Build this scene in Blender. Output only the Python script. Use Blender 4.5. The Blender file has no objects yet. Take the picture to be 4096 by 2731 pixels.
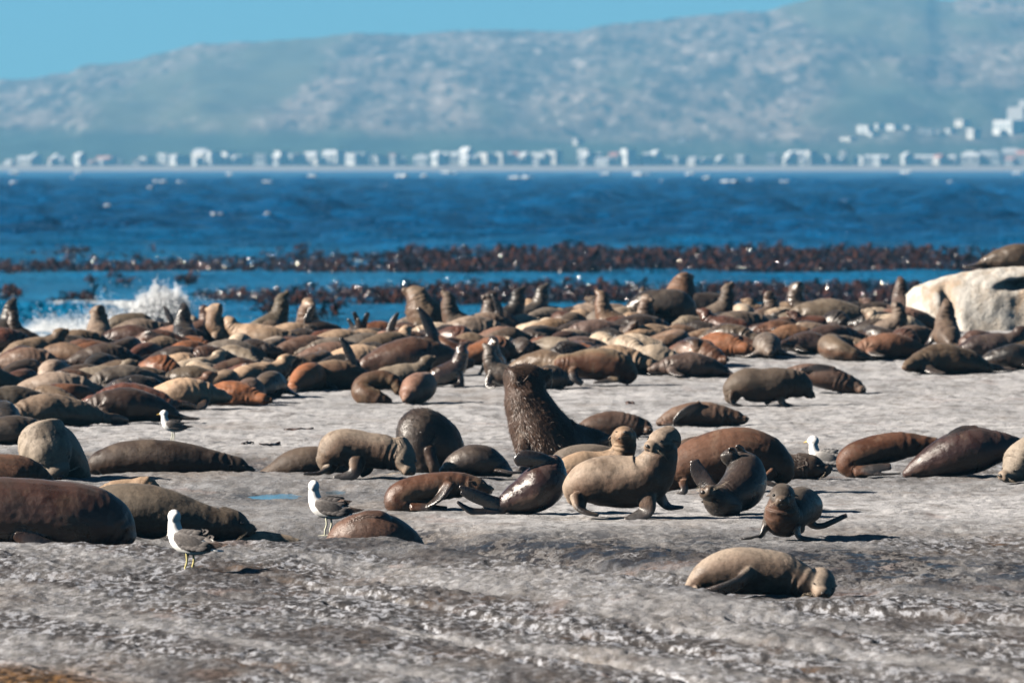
import bpy, bmesh, math, random
import numpy as np
from mathutils import Vector, Matrix, kdtree

# ------------------------------------------------------------------ camera, sky, sun, exposure
F = 30000.0            # focal length in pixels of the 4096 px photograph
HY = 660.0             # eye level in the photograph
CZ = 4.11              # eye height above the rock
SEA = -1.0
scene = bpy.context.scene
col = scene.collection
cam_d = bpy.data.cameras.new('camera')
cam = bpy.data.objects.new('camera', cam_d); col.objects.link(cam)
cam.location = (0, 0, CZ); cam.rotation_euler = (math.pi/2, 0, 0)
cam_d.sensor_width = 36.0; cam_d.sensor_fit = 'HORIZONTAL'
cam_d.lens = F/4096*36.0
cam_d.shift_y = -(1365.5-HY)/4096
cam_d.clip_start = 0.5; cam_d.clip_end = 60000
cam_d.dof.use_dof = True; cam_d.dof.focus_distance = 87.0; cam_d.dof.aperture_fstop = 3.5
cam_d.dof.aperture_blades = 0
scene.camera = cam

SUN_EL, SUN_AZ = math.radians(28), math.radians(-95)   # azimuth clockwise from +Y (view): from the left, a little behind us
world = bpy.data.worlds.new('World'); scene.world = world; world.use_nodes = True
wn = world.node_tree; wn.nodes.clear()
sky = wn.nodes.new('ShaderNodeTexSky'); sky.sky_type = 'NISHITA'; sky.sun_disc = False
sky.sun_elevation = SUN_EL; sky.sun_rotation = SUN_AZ
sky.air_density = 0.5; sky.dust_density = 0.2; sky.ozone_density = 3.0; sky.altitude = 0
tint = wn.nodes.new('ShaderNodeMix'); tint.data_type = 'RGBA'; tint.blend_type = 'MULTIPLY'
tint.inputs[0].default_value = 1.0; tint.inputs[7].default_value = (0.275, 0.48, 0.475, 1)
bg = wn.nodes.new('ShaderNodeBackground'); bg.inputs[1].default_value = 0.05
wo = wn.nodes.new('ShaderNodeOutputWorld')
wn.links.new(sky.outputs[0], tint.inputs[6]); wn.links.new(tint.outputs[2], bg.inputs[0]); wn.links.new(bg.outputs[0], wo.inputs[0])

sun_d = bpy.data.lights.new('sun', 'SUN'); sun_d.energy = 5.0; sun_d.angle = math.radians(0.53); sun_d.color = (1.0, 0.90, 0.78)
sun = bpy.data.objects.new('sun', sun_d); col.objects.link(sun)
SUN_DIR = Vector((math.sin(SUN_AZ)*math.cos(SUN_EL), math.cos(SUN_AZ)*math.cos(SUN_EL), math.sin(SUN_EL)))
sun.rotation_euler = SUN_DIR.to_track_quat('Z', 'Y').to_euler()
sun.location = SUN_DIR*200
scene.view_settings.view_transform = 'Standard'; scene.view_settings.look = 'None'
scene.view_settings.exposure = 1.9; scene.view_settings.gamma = 1.0
scene.render.engine = 'CYCLES'
cy = scene.cycles
cy.use_denoising = True
try: cy.denoiser = 'OPENIMAGEDENOISE'
except Exception: pass
cy.max_bounces = 6; cy.diffuse_bounces = 0; cy.glossy_bounces = 3; cy.transmission_bounces = 2; cy.volume_bounces = 1
cy.sample_clamp_indirect = 4.0
cy.use_adaptive_sampling = False

# ------------------------------------------------------------------ helpers
RNG = np.random.default_rng(7); random.seed(7)

def P(px, py, d):
    return np.array([(px-2048.0)/F*d, d, CZ-(py-HY)/F*d])

_perm = {}
def noise2(x, y, seed=0):
    if seed not in _perm:
        r = np.random.default_rng(seed+100)
        _perm[seed] = (r.permutation(256), r.uniform(0, 2*np.pi, 256))
    pm, an = _perm[seed]
    x = np.asarray(x, float); y = np.asarray(y, float)
    xi = np.floor(x).astype(int); yi = np.floor(y).astype(int)
    xf = x-xi; yf = y-yi
    u = xf*xf*xf*(xf*(xf*6-15)+10); v = yf*yf*yf*(yf*(yf*6-15)+10)
    def g(ix, iy, dx, dy):
        a = an[pm[(pm[ix & 255]+iy) & 255]]
        return np.cos(a)*dx+np.sin(a)*dy
    a = g(xi, yi, xf, yf); b = g(xi+1, yi, xf-1, yf); c = g(xi, yi+1, xf, yf-1); d = g(xi+1, yi+1, xf-1, yf-1)
    return (a+(b-a)*u)+((c+(d-c)*u)-(a+(b-a)*u))*v

def sstep(a, b, x):
    t = np.clip((x-a)/(b-a), 0, 1); return t*t*(3-2*t)

def new_obj(name, verts, faces, mat=None, parent=None, smooth=True, loc=None):
    me = bpy.data.meshes.new(name)
    me.from_pydata([tuple(v) for v in verts], [], [tuple(f) for f in faces])
    if smooth: me.polygons.foreach_set('use_smooth', [True]*len(me.polygons))
    me.update()
    return link_mesh(name, me, mat, parent, loc)

def link_mesh(name, me, mat=None, parent=None, loc=None):
    o = bpy.data.objects.new(name, me)
    if mat is not None and len(me.materials) == 0: me.materials.append(mat)
    col.objects.link(o)
    if parent is not None: o.parent = parent
    if loc is not None: o.location = loc
    return o

def grid_mesh(name, X, Y, Z, mat, attrs={}):
    n, m = X.shape
    me = bpy.data.meshes.new(name)
    co = np.stack([X, Y, Z], -1).reshape(-1, 3).astype(np.float32)
    i = np.arange(n*m).reshape(n, m)
    q = np.stack([i[:-1, :-1], i[:-1, 1:], i[1:, 1:], i[1:, :-1]], -1).reshape(-1, 4).astype(np.int32)
    nf = len(q)
    me.vertices.add(len(co)); me.vertices.foreach_set('co', co.ravel())
    me.loops.add(nf*4); me.loops.foreach_set('vertex_index', q.ravel())
    me.polygons.add(nf); me.polygons.foreach_set('loop_start', np.arange(0, nf*4, 4, dtype=np.int32))
    me.polygons.foreach_set('use_smooth', np.ones(nf, bool))
    me.update(calc_edges=True); me.validate()
    for k, a in attrs.items():
        at = me.attributes.new(k, 'FLOAT', 'POINT'); at.data.foreach_set('value', a.reshape(-1).astype(np.float32))
    return link_mesh(name, me, mat)

def empty(name, loc):
    o = bpy.data.objects.new(name, None); o.empty_display_size = 0.1
    o.location = loc; col.objects.link(o); return o

def tag(o, label=None, cat=None, group=None, kind=None):
    if label: o['label'] = label
    if cat: o['category'] = cat
    if group: o['group'] = group
    if kind: o['kind'] = kind
    return o

# ---- node helper
class NT:
    def __init__(s, name):
        s.m = bpy.data.materials.new(name); s.m.use_nodes = True
        s.t = s.m.node_tree; s.b = s.t.nodes['Principled BSDF']; s.out = s.t.nodes['Material Output']
    def n(s, typ, **kw):
        nd = s.t.nodes.new(typ)
        for k, v in kw.items():
            if isinstance(k, str) and hasattr(nd, k): setattr(nd, k, v)
        return nd
    def link(s, a, b): s.t.links.new(a, b); return b
    def val(s, sock, v):
        if hasattr(v, 'is_output') or isinstance(v, bpy.types.NodeSocket): s.link(v, sock)
        else: sock.default_value = v
    def attr(s, name, typ='GEOMETRY'):
        a = s.n('ShaderNodeAttribute'); a.attribute_name = name; a.attribute_type = typ; return a.outputs['Fac']
    def coord(s, scale=(1, 1, 1), which='Object'):
        c = s.n('ShaderNodeTexCoord'); mp = s.n('ShaderNodeMapping')
        mp.inputs['Scale'].default_value = scale; s.link(c.outputs[which], mp.inputs[0]); return mp.outputs[0]
    def noise(s, vec, scale, detail=4, rough=0.55, dist=0.0):
        k = s.n('ShaderNodeTexNoise'); s.link(vec, k.inputs['Vector'])
        k.inputs['Scale'].default_value = scale; k.inputs['Detail'].default_value = detail
        k.inputs['Roughness'].default_value = rough; k.inputs['Distortion'].default_value = dist
        return k.outputs['Fac']
    def voro(s, vec, scale, feature='F1'):
        k = s.n('ShaderNodeTexVoronoi'); k.feature = feature; s.link(vec, k.inputs['Vector']); k.inputs['Scale'].default_value = scale
        return k
    def ramp(s, fac, a, b):
        r = s.n('ShaderNodeMapRange'); r.interpolation_type = 'SMOOTHSTEP'
        s.link(fac, r.inputs[0]); r.inputs[1].default_value = a; r.inputs[2].default_value = b
        return r.outputs[0]
    def math(s, op, a, b=0.0, clamp=False):
        k = s.n('ShaderNodeMath'); k.operation = op; k.use_clamp = clamp
        s.val(k.inputs[0], a); s.val(k.inputs[1], b); return k.outputs[0]
    def mix(s, fac, a, b, blend='MIX'):
        k = s.n('ShaderNodeMix'); k.data_type = 'RGBA'; k.blend_type = blend
        s.val(k.inputs[0], fac); s.val(k.inputs[6], a); s.val(k.inputs[7], b); return k.outputs[2]
    def bump(s, h, strength, dist, normal=None):
        k = s.n('ShaderNodeBump'); k.inputs['Strength'].default_value = strength; k.inputs['Distance'].default_value = dist
        s.link(h, k.inputs['Height'])
        if normal is not None: s.link(normal, k.inputs['Normal'])
        return k.outputs[0]
    def set(s, **kw):
        for k, v in kw.items():
            s.val(s.b.inputs[k.replace('_', ' ')], v)

def simple_mat(name, color, rough=0.6, spec=0.4, sub=None):
    t = NT(name); t.set(Base_Color=(*color, 1), Roughness=rough)
    t.b.inputs['Specular IOR Level'].default_value = spec
    return t.m

# ------------------------------------------------------------------ the rock's relief
_pd = np.array([40, 55, 100, 118, 128, 138, 145, 150, 154, 158, 165, 172, 200, 260.])
_pz = np.array([0.0, 0, 0, .03, .10, .28, .55, .80, .90, .75, -.2, -2.2, -4, -6.])
def base_z(px, d):
    z = np.interp(d, _pd, _pz)
    cap = np.interp(px, [0, 800, 1400, 2000, 2600, 4096], [.50, .52, .62, .78, .9, .95])
    cap = cap-.012*np.clip(d-148, 0, 8)-.22*np.clip(d-156, 0, 60)
    return np.minimum(z, cap)
def d_of(py, px=2600):
    lo, hi = 45.0, 154.0
    f = lambda d: HY+(CZ-float(base_z(px, d)))/d*F - py
    for _ in range(60):
        m = .5*(lo+hi)
        if f(m) > 0: lo = m
        else: hi = m
    return lo
def line_d(px, pts):
    xs = [p[0] for p in pts]; ys = [CZ*F/(p[1]-HY) for p in pts]
    return np.interp(px, xs, ys)
RIDGE_A = [(-400, 2200), (300, 2215), (520, 2220), (1000, 2195), (1550, 2175), (1750, 2215), (2050, 2265), (2400, 2335), (2700, 2395), (3100, 2425), (4500, 2440)]
RIDGE_B = [(-400, 1915), (400, 1915), (1000, 1898), (1700, 1905), (2100, 1930), (4500, 1930)]
LEDGE_1 = [(-400, 2250), (900, 2285), (1150, 2318), (1450, 2365), (1700, 2410), (2000, 2465), (2300, 2510), (2560, 2535), (2900, 2605), (3300, 2650), (3700, 2685), (4500, 2730)]
LEDGE_2 = [(2600, 2400), (3000, 2420), (3250, 2425), (3500, 2435), (3800, 2455), (4100, 2480), (4500, 2500)]
CRACKS = [[(-400, 2290), (600, 2335), (1200, 2425), (1900, 2560), (2400, 2690), (2600, 2760)], [(1300, 2400), (2200, 2590), (2900, 2731), (3100, 2790)], [(2500, 2450), (3300, 2535), (4096, 2625), (4500, 2680)], [(2900, 2475), (3600, 2500), (4300, 2560)], [(-400, 2480), (500, 2560), (1100, 2680), (1300, 2760)]]
LEDGE_3 = [(2300, 2480), (2700, 2510), (3000, 2560), (3500, 2580), (4500, 2600)]
POOLS = [(1110, 1975, 120, .9, -.035), (345, 1873, 120, 1.3, -.06), (1330, 1958, 60, .7, -.03)]

def H(x, y, fine=True):
    x = np.asarray(x, float); y = np.asarray(y, float)
    px = x/np.maximum(y, 1)*F+2048
    z = base_z(px, y)
    near = sstep(112, 100, y)
    wob = 0.8*noise2(x*.5, y*.2, 3)
    # ridge in front, with a trough behind it
    t = y-line_d(px, RIDGE_A)+wob*.5
    wA = np.interp(px, [-500, 1700, 2500, 3200, 3600], [1, 1, .9, .55, .15])
    z = z+wA*(.09*np.exp(-np.where(t < 0, (t/5.0)**2, (t/1.1)**2))-.19*np.exp(-((t-3.2)/1.9)**2))
    t = y-line_d(px, RIDGE_B)+wob*.6
    wB = np.interp(px, [-500, 1700, 2050], [1, 1, 0.0])
    z = z+wB*(.045*np.exp(-np.where(t < 0, (t/2.5)**2, (t/.8)**2))-.11*np.exp(-((t-3.2)/2.0)**2))
    for line, h, xs, ws, rec in ((LEDGE_1, .055, [700, 1250, 2600, 4500], [0, 1, .8, .55], 7.0), (LEDGE_2, .075, [2900, 3250, 4500], [0, 1, 1], 5.0), (LEDGE_3, .05, [2300, 2600, 3400, 3600], [0, 1, 1, 0], 3.0)):
        t = y-line_d(px, line)+.35*noise2(x*1.3, y*.5, 5)+.05*noise2(x*5, y*2, 6)
        w = np.interp(px, xs, ws)
        z = z-w*h*(1-sstep(-.22, .10, t))*np.exp(-np.clip(-t, 0, 50)/rec)
    for i, line in enumerate(CRACKS):
        t = y-line_d(px, line)+.5*noise2(x*.9, y*.4, 60+i)+.15*noise2(x*4, y*1.5, 70+i)
        inside = (px > line[0][0]) & (px < line[-1][0])
        z = z-inside*.055*np.exp(-(t/.20)**2)*sstep(-.35, .1, noise2(x*.5, y*.3, 80+i))
    # strata: shallow terraces that run down towards the lower right of the view
    p = (x*.912+y*.410); al = (-x*.410+y*.912)
    pw = p*.55+.55*noise2(p*.5, al*.12, 15)+.10*noise2(x*2.1, y*.9, 16)
    saw = pw-np.floor(pw); saw = saw-sstep(.86, .98, saw)*1.0
    amp = np.interp(y, [55, 76, 82, 86, 100, 104, 125], [.085, .07, .05, .012, .012, .03, .03])*sstep(-.25, .25, noise2(x*.25, y*.09, 17)+.15)
    z = z+amp*(saw-.4)
    for (qx, qy, hw, hd, zl) in POOLS:
        d0 = CZ*F/(qy-HY); x0 = (qx-2048)/F*d0; w0 = hw/F*d0
        r = ((x-x0)/w0)**2+((y-d0)/hd)**2+.5*noise2(x*2.2, y*1.1, 21)
        k = np.exp(-np.clip(r, 0, 9)*0.9)
        z = z*(1-k)+(zl-.03)*k
    z = z+.05*noise2(x*.33, y*.16, 1)+.022*noise2(x*.9+3, y*.45, 2)
    if fine:
        rough = np.interp(y, [55, 74, 79, 84, 88, 98, 102, 112, 128, 160], [.85, .85, .85, .75, .5, .7, .9, .7, .6, .6])
        a = noise2(x*2.7, y*1.2, 8); b = noise2(x*6.5, y*2.8, 9); c = noise2(x*15, y*6, 10)
        e = noise2(x*3.6+9, y*1.5, 12)
        z = z+rough*(.036*a+.016*b+.006*c-.05*np.clip(np.abs(e)*-6+.45, 0, 1)*sstep(.0, .35, noise2(x*.8, y*.5, 13)+.1))
        z = z+np.interp(y, [55, 70, 73, 83, 85, 100, 102, 108], [.007, .008, .014, .014, .005, .004, .008, .004])*noise2(x*14, y*4.5, 18)
        z = z+rough*.020*np.clip(np.abs(noise2(x*5, y*1.8, 14))*2-.25, -.3, .6)
    return z
Hs = lambda x, y: float(H(np.array([x]), np.array([y]), False)[0])
# ------------------------------------------------------------------ materials of the setting
def rock_material():
    t = NT('granite')
    v = t.coord((1, .45, 1)); vi = t.coord((1, 1, 1)); vs = t.coord((1, .22, 1))
    big = t.noise(v, .55, 3, .6, .4); med = t.noise(v, 2.6, 5, .62, .3); fin = t.noise(v, 13, 6, .7); fin2 = t.noise(vs, 26, 4, .75)
    spk = t.noise(vs, 48, 3, .7)
    wet = t.attr('wet'); pale = t.attr('pale'); cream = t.attr('cream'); rough_a = t.attr('coarse')
    c = t.mix(t.ramp(med, .38, .62), (.22, .205, .19, 1), (.33, .32, .31, 1))
    c = t.mix(t.math('MULTIPLY', t.ramp(big, .48, .66), .6), c, (.25, .205, .165, 1))
    c = t.mix(t.ramp(fin, .52, .70), c, (.44, .435, .43, 1))
    # dark lichen and grime speckle, stronger on the coarse rock
    sp = t.ramp(t.math('ADD', fin2, t.math('MULTIPLY', t.math('SUBTRACT', med, .5), .35)), .50, .60)
    c = t.mix(t.math('MULTIPLY', sp, t.math('ADD', .06, t.math('MULTIPLY', rough_a, .6)), True), c, (.075, .060, .050, 1))
    sp2 = t.ramp(spk, .58, .68)
    c = t.mix(t.math('MULTIPLY', sp2, .35), c, (.46, .455, .455, 1))
    # grain of the coarse granite: dark pits, grey body, pale crystals
    g1 = t.math('ADD', t.math('MULTIPLY', t.noise(vs, 15, 4, .6), .7), t.math('MULTIPLY', t.noise(v, 5.5, 4, .6, .4), .3))
    cg = t.mix(t.ramp(g1, .455, .495), (.022, .018, .017, 1), (.15, .142, .14, 1))
    cg = t.mix(t.ramp(g1, .515, .56), cg, (.44, .44, .455, 1))
    cg = t.mix(t.math('MULTIPLY', t.ramp(t.noise(v, .9, 4, .6, .5), .46, .62), .75), cg, (.058, .046, .040, 1))
    c = t.mix(t.math('MULTIPLY', rough_a, .85), c, cg)
    # guano-whitened, worn rock
    pg = t.math('MULTIPLY', pale, t.ramp(t.math('ADD', med, t.math('MULTIPLY', fin, .5)), .50, .86), True)
    c = t.mix(pg, c, (.545, .52, .495, 1))
    c = t.mix(t.math('MULTIPLY', cream, t.math('MULTIPLY', t.ramp(fin, .40, .62), .75), True), c, (.46, .38, .28, 1))
    # brown weed and dirt
    br = t.math('MULTIPLY', t.ramp(t.noise(v, 1.1, 5, .65, .6), .56, .70), t.ramp(fin, .40, .58))
    c = t.mix(t.math('MULTIPLY', br, t.math('ADD', .10, t.math('MULTIPLY', rough_a, .55)), True), c, (.13, .075, .04, 1))
    # pink stain
    c = t.mix(t.math('MULTIPLY', t.ramp(t.noise(v, .8, 3, .5, .8), .62, .72), .28), c, (.34, .225, .18, 1))
    c = t.mix(t.math('MULTIPLY', t.attr('weed'), t.ramp(fin, .3, .5), True), c, t.mix(t.ramp(g1, .45, .55), (.05, .028, .012, 1), (.22, .115, .045, 1)))
    # wet zones
    wz = t.math('MULTIPLY', wet, t.ramp(t.math('ADD', t.math('MULTIPLY', med, .45), t.math('MULTIPLY', g1, .75)), .555, .63), True)
    c = t.mix(wz, c, (.035, .030, .028, 1))
    gr = t.noise(vs, 70, 3, .7)
    c = t.mix(t.math('MULTIPLY', t.ramp(gr, .53, .66), .45), c, t.mix(.3, c, (.02, .017, .016, 1), 'MIX'), 'MIX')
    c = t.mix(t.math('MULTIPLY', t.ramp(t.noise(vs, 33, 4, .7), .55, .68), .5), c, (.06, .050, .045, 1))
    c = t.mix(1.0, c, (.58, .605, .65, 1), 'MULTIPLY')
    t.set(Base_Color=c)
    t.set(Roughness=t.math('SUBTRACT', .85, t.math('MULTIPLY', wet, t.math('MULTIPLY', t.ramp(med, .42, .6), .55))))
    t.b.inputs['Specular IOR Level'].default_value = .05
    h = t.math('ADD', t.math('MULTIPLY', fin, 1.0), t.math('ADD', t.math('MULTIPLY', t.noise(vi, 55, 4, .7), .45), t.math('MULTIPLY', fin2, .5)))
    t.link(t.bump(h, .8, .02), t.b.inputs['Normal'])
    return t.m
M_ROCK = rock_material()

# ------------------------------------------------------------------ rock sheet
us = np.linspace(-.088, .088, 500)
ys = [50.0]
while ys[-1] < 178:
    y = ys[-1]; ys.append(y+np.interp(y, [50, 75, 100, 130, 150, 178], [.065, .075, .12, .19, .25, .5]))
ys = np.array(ys)
Yg, Ug = np.meshgrid(ys, us, indexing='ij')
jit = np.random.default_rng(3).uniform(-.35, .35, Yg.shape)
Xg = Ug*Yg
Zg = H(Xg, Yg)
PXg = Ug*F+2048
PYg = HY+(CZ-Zg)/Yg*F
def blob(px0, py0, wx, wy):
    d0 = CZ*F/(py0-HY); dd = abs(CZ*F/(py0+wy-HY)-d0)
    return np.exp(-(((PXg-px0)/wx)**2+((Yg-d0)/dd)**2))
n1 = noise2(Xg*.6, Yg*.25, 31); n2 = noise2(Xg*1.6, Yg*.6, 32)
wet = blob(2300, 2190, 900, 60)*1.0+blob(3700, 2290, 700, 55)*1.1+blob(3300, 2240, 350, 30)+blob(1500, 2120, 300, 30)*.7
wet += blob(400, 1860, 420, 40)*1.2+blob(1180, 1860, 500, 25)*.7+blob(1000, 1985, 420, 25)*.55+blob(1250, 2160, 200, 20)*.9+blob(2900, 2390, 300, 25)*.6
wet += blob(2500, 1800, 900, 12)*.4
wet = np.clip(wet*(1.35+1.0*n1+.8*n2), 0, 1)
pale = sstep(103, 110, Yg)*.75+np.exp(-((Yg-90)/4.2)**2)*sstep(1500, 2100, PXg)*.95+np.exp(-((Yg-81.5)/2.5)**2)*sstep(1600, 800, PXg)*.2+blob(1900, 2100, 500, 30)*.8
pale += np.exp(-((PXg-1500-(Yg-70)*-180)/500)**2)*sstep(78, 70, Yg)*.0
pale = np.clip(pale*(1+.9*n1)-wet*.7, 0, 1)
cream = np.zeros_like(Yg)
for line, xs_, ws_ in ((LEDGE_1, [1150, 1700, 2300, 2750, 3100, 4500], [.1, .6, .5, .3, .1, .0]), (LEDGE_2, [3000, 3300, 4500], [0, .3, .3])):
    t = Yg-line_d(PXg, line)+.35*noise2(Xg*1.3, Yg*.5, 5)+.05*noise2(Xg*5, Yg*2, 6)
    cream += np.interp(PXg, xs_, ws_)*np.exp(-((t+.07)/.10)**2)*.6  # sunlit ledge risers, painted into the rock colour as a cream band
cream = np.clip(cream*sstep(-.15, .35, n2+.6*noise2(Xg*.7, Yg*.2, 33))*1.1, 0, 1)
coarse = np.clip(np.interp(Yg, [55, 72, 80, 84, 98, 102, 110, 130], [1, .9, .75, .18, .12, .35, .08, .15])+.75*n1+.35*n2, 0, 1)
_p = Xg*.912+Yg*.410; _al = -Xg*.410+Yg*.912
band = sstep(.05, .30, noise2(_p*.85, _al*.07, 34)+.35*noise2(_p*2.6, _al*.2, 35))*sstep(84, 79, Yg)
darkb = sstep(.10, .35, noise2(_p*.7+5, _al*.10, 36)+.4*noise2(Xg*1.5, Yg*.7, 37))*sstep(84, 79, Yg)
coarse = np.clip(coarse*(1-.40*band)+.40*darkb, 0, 1); pale = np.clip(pale+.22*band*(1-wet), 0, 1)
weed = np.clip(sstep(2600, 2720, PYg+60*n1)*sstep(650, 100, PXg+150*n2)+.35*sstep(2560, 2700, PYg)*sstep(.1, .35, n1+.5*n2), 0, 1)
rock = grid_mesh('rock', Xg, Yg, Zg, M_ROCK, dict(wet=wet, pale=pale, cream=cream, coarse=coarse, weed=weed))
tag(rock, kind='structure')

# ------------------------------------------------------------------ rock pools
def pool_material():
    t = NT('pool_water'); v = t.coord()
    t.set(Base_Color=(.02, .07, .11, 1), Roughness=.06)
    t.b.inputs['IOR'].default_value = 1.33
    t.link(t.bump(t.noise(v, 7, 3), .25, .02), t.b.inputs['Normal'])
    return t.m
M_POOL = pool_material()
for (qx, qy, hw, hd, zl) in POOLS:
    d0 = CZ*F/(qy-HY); x0 = (qx-2048)/F*d0; w0 = hw/F*d0
    n = 40; vs = [(0, 0, 0)]; fs = []
    for i in range(n):
        a = 2*math.pi*i/n; r = 1.15+.25*math.sin(3*a+qx)+.12*math.sin(7*a+qy)
        vs.append((math.cos(a)*r*w0, math.sin(a)*r*hd, 0))
    fs = [(0, i+1, (i+1) % n+1) for i in range(n)]
    tag(new_obj('rock_pool', vs, fs, M_POOL, loc=(x0, d0, zl)), kind='structure')

# ------------------------------------------------------------------ sea
def sea_material():
    t = NT('sea_water')
    v = t.coord((.5, 1, 1)); v2 = t.coord((1, 1, 1))
    foam = t.attr('foam'); depth = t.attr('shallow')
    fn = t.noise(v2, 2.2, 6, .7, .4)
    fm = t.ramp(t.math('ADD', foam, t.math('MULTIPLY', t.math('SUBTRACT', fn, .5), .9)), .42, .62)
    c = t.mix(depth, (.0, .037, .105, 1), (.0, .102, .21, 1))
    c = t.mix(t.math('MULTIPLY', t.ramp(t.noise(t.coord((.16, .03, 1)), 1.0, 5, .65, .5), .46, .58), .45), c, t.mix(depth, (.0, .085, .23, 1), (.0, .145, .31, 1)))  # lighter blue patches: sky reflections painted into the water colour
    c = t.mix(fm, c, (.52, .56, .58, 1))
    t.set(Base_Color=c, Roughness=t.math('ADD', .18, t.math('MULTIPLY', fm, .6)))
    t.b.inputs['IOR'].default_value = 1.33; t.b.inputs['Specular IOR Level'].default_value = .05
    h = t.math('ADD', t.noise(v, .55, 6, .62, .3), t.math('MULTIPLY', t.noise(v2, 3.1, 4, .6), .25))
    t.link(t.bump(h, 1.0, 2.0), t.b.inputs['Normal'])
    return t.m
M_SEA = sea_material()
ys = [152.0]
while ys[-1] < 6160:
    y = ys[-1]; ys.append(y+np.interp(y, [150, 210, 500, 1500, 3000, 6200], [1.2, .55, .8, 2.2, 9, 30]))
ys = np.array(ys); us = np.linspace(-.10, .10, 190)
Ys, Us = np.meshgrid(ys, us, indexing='ij'); Xs = Us*Ys
Xs = Xs+np.sign(Us)*np.maximum(0, (np.abs(Us)-.085)/.015)*20
rw = np.random.default_rng(11)
Zs = np.zeros_like(Ys)
for i in range(46):
    lam = 3.0*(9.0 ** rw.uniform(0, 1)); th = rw.normal(0, .5); k = 2*np.pi/lam
    ph = rw.uniform(0, 6.28)
    amp = .0105*lam**.75
    vis = sstep(2.2*np.interp(ys, [150, 210, 500, 1500, 3000, 6200], [1.2, .55, .8, 2.2, 9, 30]), 3.2*np.interp(ys, [150, 210, 500, 1500, 3000, 6200], [1.2, .55, .8, 2.2, 9, 30]), np.full_like(ys, lam))[:, None]
    w = k*(np.sin(th)*Xs-np.cos(th)*Ys)+ph
    Zs += amp*vis*(np.sin(w)+.25*np.sin(2*w+.6))
gust = 1+.8*noise2(Xs*.03, Ys*.012, 41)
calm = np.interp(Ys, [150, 260, 440, 520, 700, 6200], [.22, .26, .45, 1.5, 2.0, 2.0])
Zs = Zs*calm*gust
# the wave that breaks at the left, and its wash
wl = sstep(-9.0, -13.0, Xs)
wy = 247+.9*noise2(Xs*.3, Xs*0, 43)
sh = Ys-wy
Zs += wl*(.62*np.exp(-np.where(sh < 0, (sh/1.0)**2, (sh/4.5)**2)))
Zs += sstep(-8, -12, Xs)*.16*np.exp(-((Ys-231)/3.0)**2)
# smooth swell lines that lift the kelp
Zs += .16*np.exp(-((Ys-338-2*noise2(Xs*.05, Ys*0, 44))/7)**2)+.10*np.exp(-((Ys-262)/6)**2)
foam = np.zeros_like(Ys)
foam += wl*np.exp(-((sh+.15)/.7)**2)*sstep(.1, .5, .55+noise2(Xs*.35, Ys*.1, 45)*1.5)*sstep(-16.5, -14.2, Xs)*.95
foam += sstep(-7.4, -9.5, Xs)*np.exp(-np.clip(Ys-229, 0, 99)**2/14)*sstep(198, 208, Ys)*(.85+.9*noise2(Xs*.8, Ys*.4, 46))
foam += .55*sstep(-6, -9, Xs)*np.exp(-((Ys-238)/4)**2)*(noise2(Xs*.9, Ys*.5, 47)*1.6)
# whitecaps out on the bay: (px, py, half width px)
CAPS = [(640, 745, 30), (730, 750, 26), (1055, 748, 36), (1180, 750, 14), (1250, 720, 20), (1605, 718, 34), (1800, 702, 28), (1535, 768, 18), (2080, 725, 50), (2420, 706, 24), (2560, 708, 38), (2760, 707, 18), (2828, 727, 18), (2925, 746, 42), (2998, 737, 18), (2420, 766, 18), (3625, 700, 24), (3800, 750, 18), (1960, 902, 24), (865, 903, 22), (430, 862, 14), (60, 703, 26), (60, 752, 24), (310, 702, 14), (300, 732, 20), (607, 776, 14), (4070, 703, 18), (1070, 902, 10), (3345, 772, 12), (3370, 842, 14), (920, 707, 14), (1700, 718, 16), (2290, 764, 12), (2650, 745, 12), (3140, 746, 20), (120, 806, 14)]
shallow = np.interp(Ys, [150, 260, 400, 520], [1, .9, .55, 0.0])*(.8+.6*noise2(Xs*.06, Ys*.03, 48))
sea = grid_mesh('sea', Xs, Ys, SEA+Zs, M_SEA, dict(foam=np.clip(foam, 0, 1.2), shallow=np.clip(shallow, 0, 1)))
tag(sea, kind='structure')
def whitecaps():
    t = NT('foam'); t.set(Base_Color=(.46, .50, .53, 1), Roughness=.8)
    r = np.random.default_rng(77); vs = []; fs = []
    for (cx, cyy, hw) in CAPS:
        d0 = (CZ-SEA)*F/(cyy-HY); k = d0/F; x0 = (cx-2048)*k; zt = SEA+.95
        for q in range(7):
            u = r.uniform(-1, 1); c = (x0+u*hw*k*.8, d0+r.normal(0, 1.0), zt+r.uniform(0, 5)*k)
            a_, b_, h_ = hw*k*r.uniform(.22, .5), 1.4, r.uniform(3, 7)*k*(1.1-.5*abs(u))
            v, f = [], []
            n0 = len(vs); nu, nv = 10, 5
            for i in range(1, nv):
                ph = math.pi*i/nv
                for j in range(nu):
                    th = 2*math.pi*j/nu; w = 1+r.normal(0, .12)
                    vs.append((c[0]+a_*w*math.sin(ph)*math.cos(th), c[1]+b_*w*math.sin(ph)*math.sin(th), c[2]+h_*w*math.cos(ph)))
            for i in range(nv-2):
                for j in range(nu):
                    m = (j+1) % nu; fs.append((n0+i*nu+j, n0+(i+1)*nu+j, n0+(i+1)*nu+m, n0+i*nu+m))
            fs.append(tuple(n0+j for j in range(nu)))
    tag(new_obj('whitecaps', vs, fs, t.m), 'white foam crests scattered over the blue bay', 'foam', kind='stuff')
whitecaps()
# open water beyond the fan of fine waves, a little lower
w2 = []
for a, b in (((-3400, -50), (3400, 6300)),):
    w2 = [(a[0], a[1], SEA-.9), (b[0], a[1], SEA-.9), (b[0], b[1], SEA-.9), (a[0], b[1], SEA-.9)]
osea = new_obj('open_sea', w2, [(0, 1, 2, 3)], M_SEA); tag(osea, kind='structure')

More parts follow.
